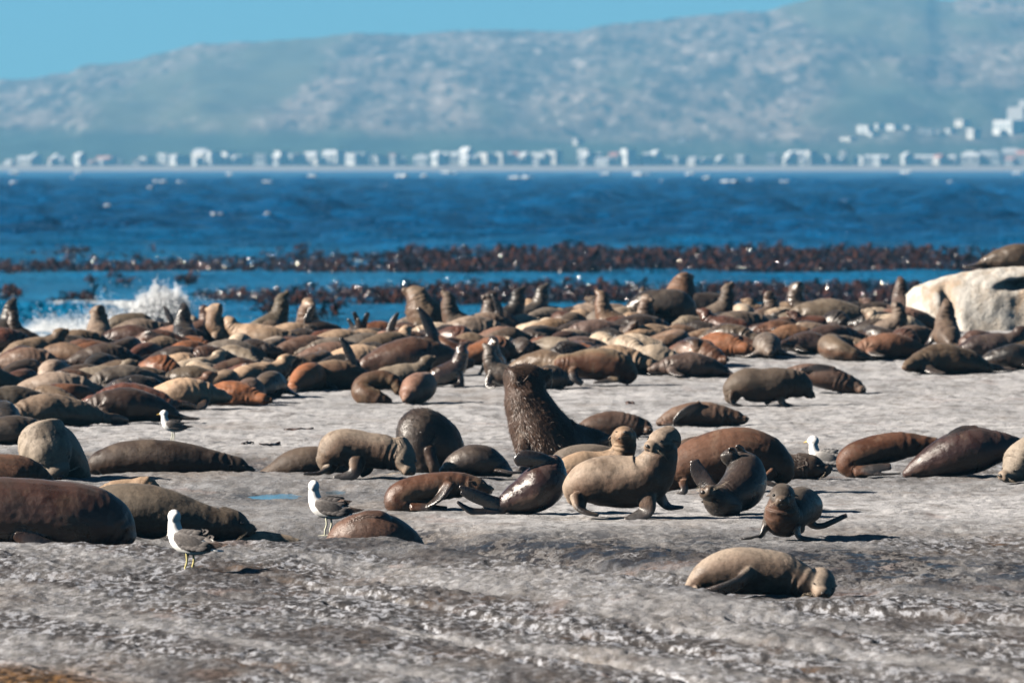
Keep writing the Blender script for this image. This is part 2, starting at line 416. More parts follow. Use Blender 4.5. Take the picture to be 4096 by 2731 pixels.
# ------------------------------------------------------------------ far shore: hills and beach
SKY = [(-1500, 380), (-400, 345), (0, 328), (113, 326), (200, 312), (287, 296), (322, 270), (488, 261), (697, 209), (784, 183), (958, 178), (1263, 161), (1394, 139), (1655, 146), (1812, 131), (1969, 126), (2300, 135), (2400, 110), (2700, 80), (2900, 58), (3080, 50), (3200, 10), (3300, -12), (3700, -12), (3750, 6), (3800, 8), (3950, -12), (4096, -25), (4600, -60), (5600, -20)]
D0, D1 = 6132.0, 8600.0
def hill_material():
    t = NT('fynbos_hill'); v = t.coord((1, .10, 1)); v2 = t.coord((1, .10, 1))
    a = t.noise(v, .022, 6, .65, .3); b = t.noise(v2, .075, 5, .7); cc = t.noise(v, .0035, 4, .6)
    veg = t.attr('veg')
    c = t.mix(t.ramp(a, .35, .65), (.06, .052, .036, 1), (.19, .15, .12, 1))
    c = t.mix(t.math('MULTIPLY', t.ramp(b, .54, .66), .85), c, (.33, .285, .25, 1))
    c = t.mix(t.ramp(b, .47, .40), c, (.025, .028, .02, 1))
    c = t.mix(t.ramp(cc, .52, .66), c, (.09, .09, .055, 1))
    c = t.mix(veg, c, (.035, .05, .03, 1))
    c = t.mix(1.0, c, (.75, .75, .75, 1), 'MULTIPLY')
    t.set(Base_Color=c, Roughness=.95)
    t.b.inputs['Specular IOR Level'].default_value = .1
    return t.m
xs_ = np.linspace(-1500, 5600, 420); ts = np.linspace(0, 1.15, 90)
T, PXh = np.meshgrid(ts, xs_, indexing='ij')
Dh = D0+60+T*(D1-D0)
zt = CZ+(HY-np.interp(PXh, [p[0] for p in SKY], [p[1] for p in SKY]))/F*D1
zt = zt+(2.2*noise2(PXh*.012, T*0, 51)+1.6*noise2(PXh*.04, T*0, 52))*sstep(.8, .98, T)
prof = np.interp(T, [0, .02, .09, .2, .45, .75, 1.0, 1.15], [.0, .018, .03, .12, .42, .76, 1.0, .9])
Xh = (PXh-2048)/F*Dh
Zh = 3.5+zt*prof+zt*.05*noise2(PXh*.004, T*8, 53)*np.sin(np.clip(T, 0, 1)*np.pi)+(11*noise2(Xh*.0055, Dh*.0035, 54)+6*noise2(Xh*.014, Dh*.009, 56)+2.5*noise2(Xh*.03, Dh*.02, 58))*np.clip(T*5, 0, 1)*sstep(1.0, .85, T)
PYh = HY+(CZ-Zh)/Dh*F
veg = sstep(505, 545, PYh+18*noise2(PXh*.006, T*9, 55))*.85*sstep(3300, 1500, PXh+300)+sstep(330, 380, PYh)*sstep(560, 500, PYh)*sstep(3200, 3500, PXh)*.7+.85*sstep(545, 590, PYh)
hills = grid_mesh('hills', Xh, Dh, Zh, hill_material(), dict(veg=np.clip(veg, 0, 1)))
tag(hills, kind='structure')
def sand_material():
    t = NT('beach_sand'); v = t.coord((1, 1, 1))
    t.set(Base_Color=t.mix(t.noise(v, .02, 4), (.135, .125, .118, 1), (.17, .155, .142, 1)), Roughness=.95); return t.m
xs_ = np.linspace(-1500, 5600, 200); ts = np.linspace(0, 1, 10)
T, PXh = np.meshgrid(ts, xs_, indexing='ij')
Db = D0-6+T*90; Zb = SEA-.4+T*6.4+.6*noise2(PXh*.02, T*3, 57)*T
beach = grid_mesh('beach', (PXh-2048)/F*Db, Db, Zb, sand_material()); tag(beach, kind='structure')
def hill_z(px, d):
    t = (d-D0-60)/(D1-D0)
    zt_ = CZ+(HY-np.interp(px, [p[0] for p in SKY], [p[1] for p in SKY]))/F*D1
    pr = np.interp(t, [0, .02, .09, .2, .45, .75, 1.0, 1.15], [.0, .018, .03, .12, .42, .76, 1.0, .9])
    return 3.5+zt_*pr

# ------------------------------------------------------------------ haze
def haze():
    x0, x1, y0, y1, z0, z1 = -3500, 3500, -60, 9800, SEA-4, 300
    # the box closes round ground, sea and hills and ends above the highest crest
    vs = [(x, y, z) for z in (-8, z1) for y in (y0, y1) for x in (x0, x1)]
    fs = [(0, 2, 3, 1), (4, 5, 7, 6), (0, 1, 5, 4), (2, 6, 7, 3), (0, 4, 6, 2), (1, 3, 7, 5)]
    t = NT('haze_air'); t.t.nodes.remove(t.b)
    pv = t.n('ShaderNodeVolumePrincipled'); pv.inputs['Color'].default_value = (.13, .375, .60, 1)
    pv.inputs['Density'].default_value = 0.95e-4; pv.inputs['Anisotropy'].default_value = .1
    t.link(pv.outputs[0], t.out.inputs['Volume'])
    o = new_obj('haze', vs, fs, t.m, smooth=False); tag(o, kind='stuff')
    o.display_type = 'WIRE'
haze()
# ------------------------------------------------------------------ seals
def seal_material():
    t = NT('seal_coat')
    info = t.n('ShaderNodeObjectInfo'); base = info.outputs['Color']; rust_k = info.outputs['Alpha']
    wetk = t.math('DIVIDE', info.outputs['Object Index'], 100.0)
    v = t.coord((1, 1, 1))
    rnd = t.n('ShaderNodeVectorMath'); rnd.operation = 'ADD'
    cmb = t.n('ShaderNodeCombineXYZ'); sc_ = t.n('ShaderNodeSeparateColor'); t.link(base, sc_.inputs[0]); t.link(t.math('MULTIPLY', t.math('ADD', sc_.outputs[0], sc_.outputs[2]), 400.0), cmb.inputs[0])
    t.link(v, rnd.inputs[0]); t.link(cmb.outputs[0], rnd.inputs[1]); v = rnd.outputs[0]
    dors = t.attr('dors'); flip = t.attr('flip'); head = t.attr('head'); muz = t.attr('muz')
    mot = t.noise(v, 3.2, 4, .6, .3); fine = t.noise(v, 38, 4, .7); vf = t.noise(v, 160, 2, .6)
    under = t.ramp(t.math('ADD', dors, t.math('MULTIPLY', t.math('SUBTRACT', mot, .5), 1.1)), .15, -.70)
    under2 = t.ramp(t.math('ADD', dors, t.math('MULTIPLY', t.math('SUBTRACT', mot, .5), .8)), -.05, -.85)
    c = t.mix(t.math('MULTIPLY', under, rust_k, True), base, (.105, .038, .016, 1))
    c = t.mix(t.math('MULTIPLY', under2, .45), c, (.028, .015, .010, 1))  # shade under flanks and belly, painted into the coat as a darker tone
    dk = t.math('MULTIPLY', t.ramp(mot, .52, .68), .50)
    c = t.mix(dk, c, (.026, .018, .014, 1))
    c = t.mix(t.math('MULTIPLY', t.ramp(mot, .47, .32), .45), c, t.mix(.4, base, (.19, .145, .105, 1)))
    c = t.mix(t.math('MULTIPLY', t.math('SUBTRACT', fine, .38), .9, True), c, (.028, .020, .016, 1))
    c = t.mix(t.math('MULTIPLY', muz, .4), c, (.12, .08, .053, 1))
    wp = t.ramp(t.noise(v, 1.7, 5, .68, .7), .49, .60)
    c = t.mix(t.math('MULTIPLY', wp, .50), c, t.mix(1.0, c, (.38, .33, .30, 1), 'MULTIPLY'))
    c = t.mix(flip, c, t.mix(t.ramp(mot, .4, .65), (.013, .0105, .010, 1), (.034, .024, .021, 1)))
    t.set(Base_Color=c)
    r = t.math('SUBTRACT', .62, t.math('ADD', t.math('MULTIPLY', wetk, .36), t.math('MULTIPLY', wp, .20))); r = t.math('SUBTRACT', r, t.math('MULTIPLY', flip, .20))
    t.set(Roughness=t.math('MAXIMUM', r, .22))
    t.link(t.math('ADD', .16, t.math('MULTIPLY', t.math('MAXIMUM', wetk, flip), .5)), t.b.inputs['Specular IOR Level'])
    t.b.inputs['Sheen Weight'].default_value = .05; t.b.inputs['Sheen Roughness'].default_value = .45
    t.b.inputs['Sheen Tint'].default_value = (1, .86, .7, 1)
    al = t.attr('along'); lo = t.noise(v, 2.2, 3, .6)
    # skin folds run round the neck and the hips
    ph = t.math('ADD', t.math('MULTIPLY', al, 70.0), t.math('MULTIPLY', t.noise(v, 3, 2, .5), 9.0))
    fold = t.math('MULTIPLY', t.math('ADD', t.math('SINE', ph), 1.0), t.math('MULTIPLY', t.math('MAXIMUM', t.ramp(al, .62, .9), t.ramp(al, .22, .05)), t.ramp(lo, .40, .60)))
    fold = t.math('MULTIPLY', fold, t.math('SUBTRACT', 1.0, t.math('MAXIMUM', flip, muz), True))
    clump = t.noise(t.coord((1, 1, .5)), 22, 5, .75, 1.2)
    h = t.math('ADD', t.math('MULTIPLY', vf, .35), t.math('MULTIPLY', fine, .8))
    n1 = t.bump(t.math('MULTIPLY', fold, .5), .55, .016)
    n2 = t.bump(t.noise(v, 6, 2, .5, .3), .22, .05, n1)
    n3 = t.bump(clump, .10, .014, n2)
    t.link(t.bump(h, .5, .010, n3), t.b.inputs['Normal'])
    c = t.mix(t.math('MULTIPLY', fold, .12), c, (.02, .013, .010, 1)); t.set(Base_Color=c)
    return t.m
M_SEAL = seal_material()
M_EYE = simple_mat('eye_gloss', (.006, .005, .005), .08, .6)
M_LID = simple_mat('eyelid_skin', (.03, .022, .018), .5)
M_NOSE = simple_mat('nose_skin', (.022, .018, .017), .38)
M_EAR = simple_mat('ear_skin', (.07, .048, .036), .6)
M_WHISK = simple_mat('whisker_hair', (.55, .45, .34), .5)

TMP = bpy.data.scenes.new('tmp_build')

def catmull(pts, sub):
    A = np.asarray(pts, float); n = len(A)
    if n == 2: return np.array([A[0]*(1-u)+A[1]*u for u in np.linspace(0, 1, sub+1)])
    out = []
    for i in range(n-1):
        p0 = A[i-1] if i > 0 else 2*A[0]-A[1]; p1 = A[i]; p2 = A[i+1]; p3 = A[i+2] if i+2 < n else 2*A[-1]-A[-2]
        for u in np.linspace(0, 1, sub, endpoint=False):
            out.append(.5*((2*p1)+(-p0+p2)*u+(2*p0-5*p1+4*p2-p3)*u*u+(-p0+3*p1-3*p2+p3)*u**3))
    out.append(A[-1]); return np.array(out)

def nrm(v):
    v = np.asarray(v, float); l = np.linalg.norm(v); return v/l if l > 1e-9 else v

class Src:                       # loft pieces that are fused into one skin
    def __init__(s): s.sv = 0.0; s.v = []; s.f = []; s.a = []      # a: dors, flip, head, muz
    def loft(s, C, R, up0, nseg=22, attr=None, capk=.65, lock_up=False):
        """C (n,3) centres, R (n,2|3) radii along up / side (/ below)"""
        n = len(C); T = np.gradient(C, axis=0); T = np.array([nrm(t) for t in T])
        up = nrm(np.asarray(up0, float)-T[0]*np.dot(up0, T[0]))
        rings = []
        def ring(c, t, u, ru, rs, rb, at):
            sd = np.cross(t, u); i0 = len(s.v)
            for j in range(nseg):
                a = 2*math.pi*j/nseg; ca, sa = math.cos(a), math.sin(a)
                s.v.append(c+u*ca*(ru if ca > 0 else rb)+sd*sa*rs)
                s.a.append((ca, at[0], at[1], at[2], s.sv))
            rings.append(i0)
        for i in range(n):
            if i > 0:
                src = up0 if lock_up else up
                up = nrm(np.asarray(src, float)-T[i]*np.dot(src, T[i]))
            ru, rs = R[i][0], R[i][1]; rb = R[i][2] if len(R[i]) > 2 else ru
            at = attr(i/(n-1)) if attr else (0, 0, 0)
            s.sv = i/(n-1) if attr is None else -1.0
            if i == 0:
                for q in (.97, .8, .5): ring(C[0]-T[0]*min(ru, rs)*capk*q, T[0], up, ru*math.sqrt(1-q*q), rs*math.sqrt(1-q*q), rb*math.sqrt(1-q*q), at)
            ring(C[i], T[i], up, ru, rs, rb, at)
            if i == n-1:
                for q in (.5, .8, .97): ring(C[-1]+T[-1]*min(ru, rs)*capk*q, T[-1], up, ru*math.sqrt(1-q*q), rs*math.sqrt(1-q*q), rb*math.sqrt(1-q*q), at)
        for a, b in zip(rings[:-1], rings[1:]):
            for j in range(nseg):
                k = (j+1) % nseg; s.f.append((a+j, a+k, b+k, b+j))
        s.f.append(tuple(rings[0]+j for j in range(nseg))[::-1]); s.f.append(tuple(rings[-1]+j for j in range(nseg)))
    def ball(s, c, r, at=(0, 0, 0)):
        n0 = len(s.v); nu, nv = 10, 7
        for i in range(1, nv):
            ph = math.pi*i/nv
            for j in range(nu):
                th = 2*math.pi*j/nu
                s.v.append(np.asarray(c)+np.array([math.sin(ph)*math.cos(th)*r[0], math.sin(ph)*math.sin(th)*r[1], math.cos(ph)*r[2]]))
                s.a.append((.0, *at, 1.0))
        for i in range(nv-2):
            for j in range(nu):
                k = (j+1) % nu; s.f.append((n0+i*nu+j, n0+(i+1)*nu+j, n0+(i+1)*nu+k, n0+i*nu+k))
        s.f.append(tuple(n0+j for j in range(nu))); s.f.append(tuple(n0+(nv-2)*nu+j for j in range(nu))[::-1])

def fuse(name, S, voxel, origin, smooth=5, wobble=.006, seed=0, relief=None):
    me = bpy.data.meshes.new('src'); me.from_pydata([tuple(p) for p in S.v], [], S.f); me.update()
    o = bpy.data.objects.new('src', me); TMP.collection.objects.link(o)
    m = o.modifiers.new('r', 'REMESH'); m.mode = 'VOXEL'; m.voxel_size = voxel; m.use_smooth_shade = True
    m2 = o.modifiers.new('s', 'SMOOTH'); m2.factor = .5; m2.iterations = smooth
    TMP.view_layers[0].update(); dg = TMP.view_layers[0].depsgraph
    out = bpy.data.meshes.new_from_object(o.evaluated_get(dg))
    bpy.data.objects.remove(o); bpy.data.meshes.remove(me)
    n = len(out.vertices); co = np.empty(n*3, np.float32); out.vertices.foreach_get('co', co); co = co.reshape(-1, 3).astype(float)
    kd = kdtree.KDTree(len(S.v))
    for i, p in enumerate(S.v): kd.insert(Vector(p), i)
    kd.balance()
    A = np.array(S.a); A[:, 4] = np.where(A[:, 4] < -.5, 1.0*(A[:, 2] > .5), A[:, 4])
    at = np.array([A[kd.find(Vector(p))[1]] for p in co])
    ne = len(out.edges); e = np.empty(ne*2, np.int32); out.edges.foreach_get('vertices', e); e = e.reshape(-1, 2)
    deg = np.bincount(e.ravel(), minlength=n)[:, None]
    for _ in range(6):
        acc = np.zeros_like(at); np.add.at(acc, e[:, 0], at[e[:, 1]]); np.add.at(acc, e[:, 1], at[e[:, 0]])
        at = .4*at+.6*acc/np.maximum(deg, 1)
    nr = np.empty(n*3, np.float32); out.vertices.foreach_get('normal', nr); nr = nr.reshape(-1, 3)
    q = co*7+seed*3.1
    disp = wobble*(noise2(q[:, 0]+q[:, 1]*.6, q[:, 2]+q[:, 1]*.4, 61)+.5*noise2(q[:, 0]*2.3+q[:, 1], q[:, 2]*2.3-q[:, 1], 62))*(1-.7*at[:, 1])*(1-.6*at[:, 2])
    # loose skin: rolls round the neck and hips, soft lumps of blubber along the flanks
    al = at[:, 4]; q2 = co*3.1+seed*1.7
    lump = noise2(q2[:, 0]+q2[:, 1]*.5, q2[:, 2]*1.4+q2[:, 1]*.5, 63)
    roll = np.sin(al*62+5*noise2(q2[:, 0]*1.5, q2[:, 2]*1.5+q2[:, 1], 64))
    rm = np.maximum(sstep(.60, .78, al)*sstep(1.0, .93, al), .8*sstep(.30, .12, al)*sstep(.0, .05, al))*sstep(-.25, .25, noise2(q2[:, 0]*.8+4, q2[:, 2]*.8+q2[:, 1]*.5, 65))
    disp = disp+(1-at[:, 1])*(1-at[:, 2])*wobble/.006*(.0042*roll*rm+.012*lump)
    co = co+nr*disp[:, None]-np.asarray(origin)
    out.vertices.foreach_set('co', co.astype(np.float32).ravel())
    for k, nm in enumerate(('dors', 'flip', 'head', 'muz', 'along')):
        a = out.attributes.new(nm, 'FLOAT', 'POINT'); a.data.foreach_set('value', at[:, k].astype(np.float32))
    out.name = name; out.update()
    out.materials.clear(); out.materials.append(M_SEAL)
    return out, co, nr, at

HEADP = [(-.12, .37, .36, .37), (.12, .38, .37, .365), (.36, .37, .355, .345), (.50, .335, .30, .32), (.60, .275, .228, .285), (.69, .225, .160, .25), (.78, .205, .132, .215), (.86, .165, .105, .15), (.905, .085, .06, .07)]
def add_head(S, c, f, u, L, bull=1.0):
    f = nrm(f); u = nrm(np.asarray(u, float)-f*np.dot(u, f)); sd = np.cross(f, u)
    C = np.array([c+f*(h[0]-.4)*L+u*L*(.03 if h[0] > .7 else 0) for h in HEADP]); R = np.array([(h[2]*L, h[1]*L*bull, h[3]*L) for h in HEADP])
    CR = catmull(np.hstack([C, R]), 3)
    S.loft(CR[:, :3], CR[:, 3:], u, 20, lambda q: (0, 1, float(sstep(.62, .85, q))), capk=.3)
    for sg in (-1, 1):
        S.ball(c+f*(.80-.4)*L+sd*sg*.10*L-u*.045*L, (.115*L,)*3, (0, 1, 1))
    return f, u, sd

def tube_mesh(paths, rad0, rad1, ns=4):
    vs = []; fs = []
    for p in paths:
        p = np.asarray(p); n = len(p); T = np.gradient(p, axis=0)
        for i in range(n):
            t = nrm(T[i]); a = nrm(np.cross(t, (0.3, .2, .9))); b = np.cross(t, a); r = rad0+(rad1-rad0)*i/(n-1)
            for j in range(ns):
                an = 2*math.pi*j/ns; vs.append(p[i]+a*math.cos(an)*r+b*math.sin(an)*r)
        o = len(vs)-n*ns
        for i in range(n-1):
            for j in range(ns):
                k = (j+1) % ns; fs.append((o+i*ns+j, o+i*ns+k, o+(i+1)*ns+k, o+(i+1)*ns+j))
        fs.append(tuple(o+(n-1)*ns+j for j in range(ns)))
    return vs, fs

def ell_mesh(c, ax, nu=12, nv=8):
    vs = []; fs = []
    for i in range(1, nv):
        ph = math.pi*i/nv
        for j in range(nu):
            th = 2*math.pi*j/nu
            vs.append(np.asarray(c)+ax[0]*math.sin(ph)*math.cos(th)+ax[1]*math.sin(ph)*math.sin(th)+ax[2]*math.cos(ph))
    for i in range(nv-2):
        for j in range(nu):
            k = (j+1) % nu; fs.append((i*nu+j, (i+1)*nu+j, (i+1)*nu+k, i*nu+k))
    fs.append(tuple(range(nu))); fs.append(tuple((nv-2)*nu+j for j in range(nu))[::-1])
    return vs, fs

def face_parts(root, c, f, u, sd, L, eyes='open', ears=True, whisk=True, mouth=True):
    g = np.array(root.location)
    def L2(t, s_, v_): return c-g+f*(t-.4)*L+sd*s_*L+u*v_*L
    if eyes:
        for sg in (-1, 1):
            if eyes == 'open':
                v, fc = ell_mesh(L2(.575, sg*.235, .130), (f*.055*L, sd*.05*L, u*.045*L)); new_obj('eye', v, fc, M_EYE, root)
            else:
                v, fc = ell_mesh(L2(.58, sg*.255, .12), (f*.055*L, sd*.045*L, u*.018*L)); new_obj('eyelid', v, fc, M_LID, root)
    v, fc = ell_mesh(L2(.908, 0, .045), (f*.05*L, sd*.075*L, u*.05*L)); new_obj('nose', v, fc, M_NOSE, root)
    if mouth:
        p = [L2(.90, 0, -.075), L2(.87, .10, -.10), L2(.79, .195, -.115), L2(.68, .225, -.125)]
        q = [L2(.90, 0, -.075), L2(.87, -.10, -.10), L2(.79, -.195, -.115), L2(.68, -.225, -.125)]
        v, fc = tube_mesh([catmull(p, 4), catmull(q, 4)], .016*L, .010*L); new_obj('mouth', v, fc, M_NOSE, root)
    if ears:
        for sg in (-1, 1):
            p = [L2(.24, sg*.33, .07), L2(.17, sg*.40, .05), L2(.08, sg*.45, .01), L2(.0, sg*.47, -.02)]
            vs, fs = tube_mesh([catmull(p, 3)], .045*L, .008*L, 6); new_obj('ear', vs, fs, M_EAR, root)
    if whisk:
        ps = []
        for sg in (-1, 1):
            for k in range(5):
                a = k/4.0
                p = [L2(.80, sg*.18, -.02-.07*a), L2(.79-.05*a, sg*.34, -.08-.12*a), L2(.71-.12*a, sg*.50, -.20-.22*a)]
                ps.append(catmull(p, 4))
        v, fc = tube_mesh(ps, .0020*L, .0014*L, 3); new_obj('whiskers', v, fc, M_WHISK, root)['kind'] = 'stuff'

_PAL = dict(pale=(.50, .40, .30), tan=(.39, .27, .18), greytan=(.28, .212, .165), grey=(.185, .152, .125), brown=(.145, .068, .040), redbrown=(.10, .034, .019),
           rust=(.25, .092, .037), dark=(.034, .022, .017), purple=(.060, .029, .026), black=(.011, .0085, .008), pink=(.32, .18, .13))
PAL = _PAL
COATK = .62

def fur_tufts(root, co, nr, at, flow, n, length, seed, mat, mask=None, width=.07, lift=(.25, .75), jitter=.35, body=None):
    r = np.random.default_rng(seed); N = len(co)
    w = (1-at[:, 1])*(at[:, 1] < .5)*(1-.95*(at[:, 3] > .3))
    if mask is not None: w = w*mask(co)
    i = r.choice(N, n, p=w/w.sum())
    un = lambda v: v/np.maximum(np.linalg.norm(v, axis=1, keepdims=True), 1e-9)
    nn = un(nr[i].astype(float)); fl = nrm(flow)[None, :]
    t = un(fl-nn*np.sum(fl*nn, 1, keepdims=True)+r.normal(0, jitter, (n, 3))); t = un(t+nn*r.uniform(lift[0], lift[1], (n, 1)))
    sd = un(np.cross(t, nn)); l = length*r.uniform(.6, 1.3, (n, 1)); wd = length*width
    p = co[i]+un(np.cross(nn, r.normal(0, 1, (n, 3))))*r.uniform(0, .008, (n, 1))-nn*.003
    V = np.stack([p-sd*wd, p+sd*wd, p+t*l-nn*l*.12], 1).reshape(-1, 3)
    Fc = np.arange(n*3).reshape(n, 3)
    o = new_obj('fur', V, Fc, mat, root); o['kind'] = 'stuff'
    if body is not None:
        for k, nm in enumerate(('dors', 'flip', 'head', 'muz', 'along')):
            q = o.data.attributes.new(nm, 'FLOAT', 'POINT'); q.data.foreach_set('value', np.repeat(at[i, k], 3).astype(np.float32))
        o.color = body.color; o.pass_index = body.pass_index
    return o

def fur_material(name, c1, c2):
    t = NT(name); g = t.n('ShaderNodeNewGeometry')
    c = t.mix(t.noise(t.coord(), 30, 2), (*c1, 1), (*c2, 1))
    t.set(Base_Color=c, Roughness=.5); t.b.inputs['Specular IOR Level'].default_value = .4
    return t.m
M_FUR = fur_material('bull_fur', (.012, .007, .005), (.075, .037, .020))
M_FUR2 = fur_material('dark_fur', (.011, .008, .006), (.033, .021, .016))

def seal(label, d, spine, colr, rust=.5, wet=0, flips=(), head=None, dors=(0, 0, 1), voxel=None, up0=None, eyes='open', ears=True, whisk=True, fur=None, group=None, drop=True, flatk=1.0, seed=None, parts=True):
    """spine: (px, py, depth px, radius px[, side radius px]) in the photograph's pixels at distance d (metres)"""
    global _seed
    k = d/F
    def W(p): return np.array([(p[0]-2048.0)*k, d+p[2]*k, CZ-(p[1]-HY)*k])
    S = Src()
    C = np.array([W(p) for p in spine]); R = np.array([(p[3]*k, (p[4] if len(p) > 4 else p[3]*1.04)*k) for p in spine])
    CR = catmull(np.hstack([C, R]), 7); CR[:, 3:] = np.maximum(CR[:, 3:], .012)
    S.loft(CR[:, :3], CR[:, 3:], dors, 26, None)
    nb = len(S.v)
    for fl in flips:
        pts = fl['p']; hint = fl.get('h', (0, 1, 0))
        Cf = np.array([W(p) for p in pts]); Rf = np.array([(p[4]*k, p[3]*k) for p in pts])
        X = catmull(np.hstack([Cf, Rf]), 6)
        X[:, 3] = np.maximum(X[:, 3], .011); X[:, 4] = np.maximum(X[:, 4], .012)
        q0 = fl.get('bare', .15)
        T0 = nrm(X[1, :3]-X[0, :3]); up = np.cross(np.asarray(hint, float), T0)
        S.loft(X[:, :3], X[:, 3:], up if np.linalg.norm(up) > .05 else (0, 0, 1), 14, lambda q: (float(sstep(q0, q0+.2, q)), 0, 0), capk=.5)
    hd = None
    if head:
        c = W(head['c']); L = head['L']*k
        fx = head['f']; ux = head.get('u', (0, 1, 0))
        f, u, sd = add_head(S, c, np.array([fx[0], fx[2], fx[1]]), np.array([ux[0], ux[2], ux[1]]), L, head.get('w', 1.0))
        hd = (c, f, u, sd, L)
    V = np.array(S.v)
    g = H(V[:, 0], V[:, 1], False)
    gap = np.min(V[:, 2]-g)
    if drop and gap > -.015:
        V[:, 2] -= gap+.015
        if hd: hd = (hd[0]-np.array([0, 0, gap+.015]), *hd[1:])
    lim = g-.012
    V[:, 2] = np.where(V[:, 2] < lim, lim-.02*np.tanh((lim-V[:, 2])/.1), V[:, 2])
    S.v = list(V)
    x0, y0 = float(np.mean(C[:, 0])), float(np.mean(C[:, 1])); org = (x0, y0, Hs(x0, y0))
    vox = voxel or max(.0095, .000125*d)
    sd_ = seed if seed is not None else int(spine[0][0]) % 97
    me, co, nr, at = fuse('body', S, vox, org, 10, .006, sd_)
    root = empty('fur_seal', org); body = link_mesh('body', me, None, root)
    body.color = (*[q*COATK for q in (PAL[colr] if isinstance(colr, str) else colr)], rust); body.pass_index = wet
    if hd and (eyes or ears or whisk): face_parts(root, *hd, eyes=eyes, ears=ears, whisk=whisk)
    if fur: fur_tufts(root, co, nr, at, fur.get('flow', (0, 0, -1)), fur['n'], fur['l'], sd_, fur.get('m', M_FUR), fur.get('mask'))
    elif d < 106 and wet < 48:
        fur_tufts(root, co, nr, at, C[0]-C[-1]+np.array([0, 0, -.15]), int(min(16000, len(co)*.9)), .024, sd_, M_SEAL, width=.10, lift=(.10, .38), jitter=.22, body=body)
    tag(root, label, 'seal', group)
    if gap > .02 or gap < -.5: print('SEAL gap %.3f  %s' % (gap, label))
    return root
# ------------------------------------------------------------------ the seals in front, one by one
def FL(p, h=(0, 1, 0), bare=.15): return dict(p=p, h=h, bare=bare)

# the walking seal that looks at us
seal('alert grey-brown seal standing on its front flippers, head turned towards the viewer', 87.5,
     [(2298, 2000, 30, 34), (2312, 1960, 15, 66), (2362, 1932, 0, 92), (2440, 1924, -5, 103), (2520, 1926, -15, 104), (2585, 1910, -25, 100), (2622, 1866, -32, 84), (2642, 1815, -36, 68), (2646, 1775, -38, 58)],
     (.37, .288, .222), .5, 5,
     [FL([(2570, 1950, -70, 46, 34), (2588, 2005, -95, 40, 24), (2584, 2040, -105, 33, 13), (2545, 2060, -110, 28, 9), (2495, 2073, -112, 12, 5)], (.9, -.4, .0), .3),
      FL([(2625, 1960, 40, 40, 28), (2655, 2010, 55, 30, 16), (2680, 2030, 50, 26, 9), (2735, 2030, 40, 14, 5)], (.5, .8, 0), .1),
      FL([(2312, 1990, -50, 42, 30), (2322, 2030, -85, 30, 16), (2352, 2046, -100, 27, 10), (2392, 2055, -108, 22, 6)], (.4, .8, .2), .2)],
     dict(c=(2636, 1768, -45), f=(-.70, -.26, -.74), u=(.05, 1, -.2), L=142, w=1.02))
# pale pup-faced seal behind it
seal('pale golden seal with eyes closed, head raised behind the standing seal', 96,
     [(2205, 1935, -20, 22), (2250, 1890, -10, 46), (2320, 1860, 0, 54), (2400, 1855, 10, 52), (2465, 1838, 0, 52), (2494, 1795, -15, 49), (2497, 1755, -25, 46)],
     'tan', .9, 0, [FL([(2270, 1890, -60, 22, 14), (2300, 1940, -80, 18, 8), (2290, 1975, -80, 12, 5)], (1, 0, 0))],
     dict(c=(2497, 1745, -35), f=(.06, .22, -.97), u=(0, 1, .2), L=128, w=1.05), eyes='shut')
# lying between bull and pup
seal('grey-brown seal back lying between the big furry bull and the golden seal', 99,
     [(2190, 1850, 0, 18), (2250, 1818, 0, 44), (2340, 1802, 0, 50), (2440, 1812, 0, 48), (2530, 1840, 0, 40), (2600, 1860, 0, 25)], 'grey', .3, 0)
# the big bull
seal('huge dark brown furry bull sitting upright with its head turned away', 101,
     [(2455, 1768, 150, 16), (2385, 1765, 110, 46), (2295, 1785, 60, 100), (2218, 1795, 10, 136), (2162, 1725, -10, 122), (2124, 1645, -12, 102), (2104, 1580, -8, 88), (2108, 1525, 5, 76)],
     (.060, .033, .021), .2, 10,
     [FL([(2110, 1740, -80, 40, 30), (2100, 1800, -105, 34, 22), (2105, 1860, -110, 36, 12), (2085, 1885, -130, 22, 6)], (1, .3, 0), .4),
      FL([(2340, 1790, 60, 30, 18), (2420, 1762, 90, 24, 10), (2455, 1760, 110, 14, 6)], (.2, 1, 0))],
     dict(c=(2124, 1510, 5), f=(.90, .22, .38), u=(-.2, 1, 0), L=172, w=1.05), ears=True, eyes='open',
     fur=dict(n=15000, l=.060, flow=(.25, .0, -1), mask=lambda c: (c[:, 2] < 1.02)*.5+.5))
# big brown seal behind the standing one
seal('large smooth brown seal lying broadside right behind the standing seal', 94,
     [(2660, 1925, -10, 45), (2720, 1885, 0, 82), (2800, 1850, 10, 104), (2890, 1830, 15, 112), (2980, 1815, 15, 106), (3060, 1830, 10, 92), (3115, 1870, 0, 70), (3140, 1905, 0, 44)],
     'brown', .45, 5, [FL([(3090, 1890, -70, 30, 20), (3060, 1920, -95, 24, 12), (3110, 1938, -105, 22, 8), (3160, 1945, -105, 14, 5)], (.5, .6, 0), .2),
                       FL([(2730, 1920, -80, 20, 10), (2735, 1960, -95, 16, 6), (2700, 1975, -95, 10, 4)], (1, 0, 0))])
seal('brown seal hump showing behind the large smooth brown seal', 103, [(2690, 1812, 0, 26), (2760, 1790, 0, 54), (2850, 1785, 0, 52), (2940, 1800, 0, 40), (3010, 1815, 0, 24)], (.105, .066, .045), .2, 0)
seal('dark seal resting its long head on the rock, whiskered snout pointing right', 98.5,
     [(2980, 1850, 40, 30), (3060, 1838, 30, 52), (3140, 1836, 15, 54), (3200, 1838, 0, 48), (3240, 1840, -5, 44)], (.062, .043, .034), .2, 15, [],
     dict(c=(3256, 1838, -6), f=(.95, -.16, -.25), u=(.2, 1, -.15), L=138), eyes='shut')
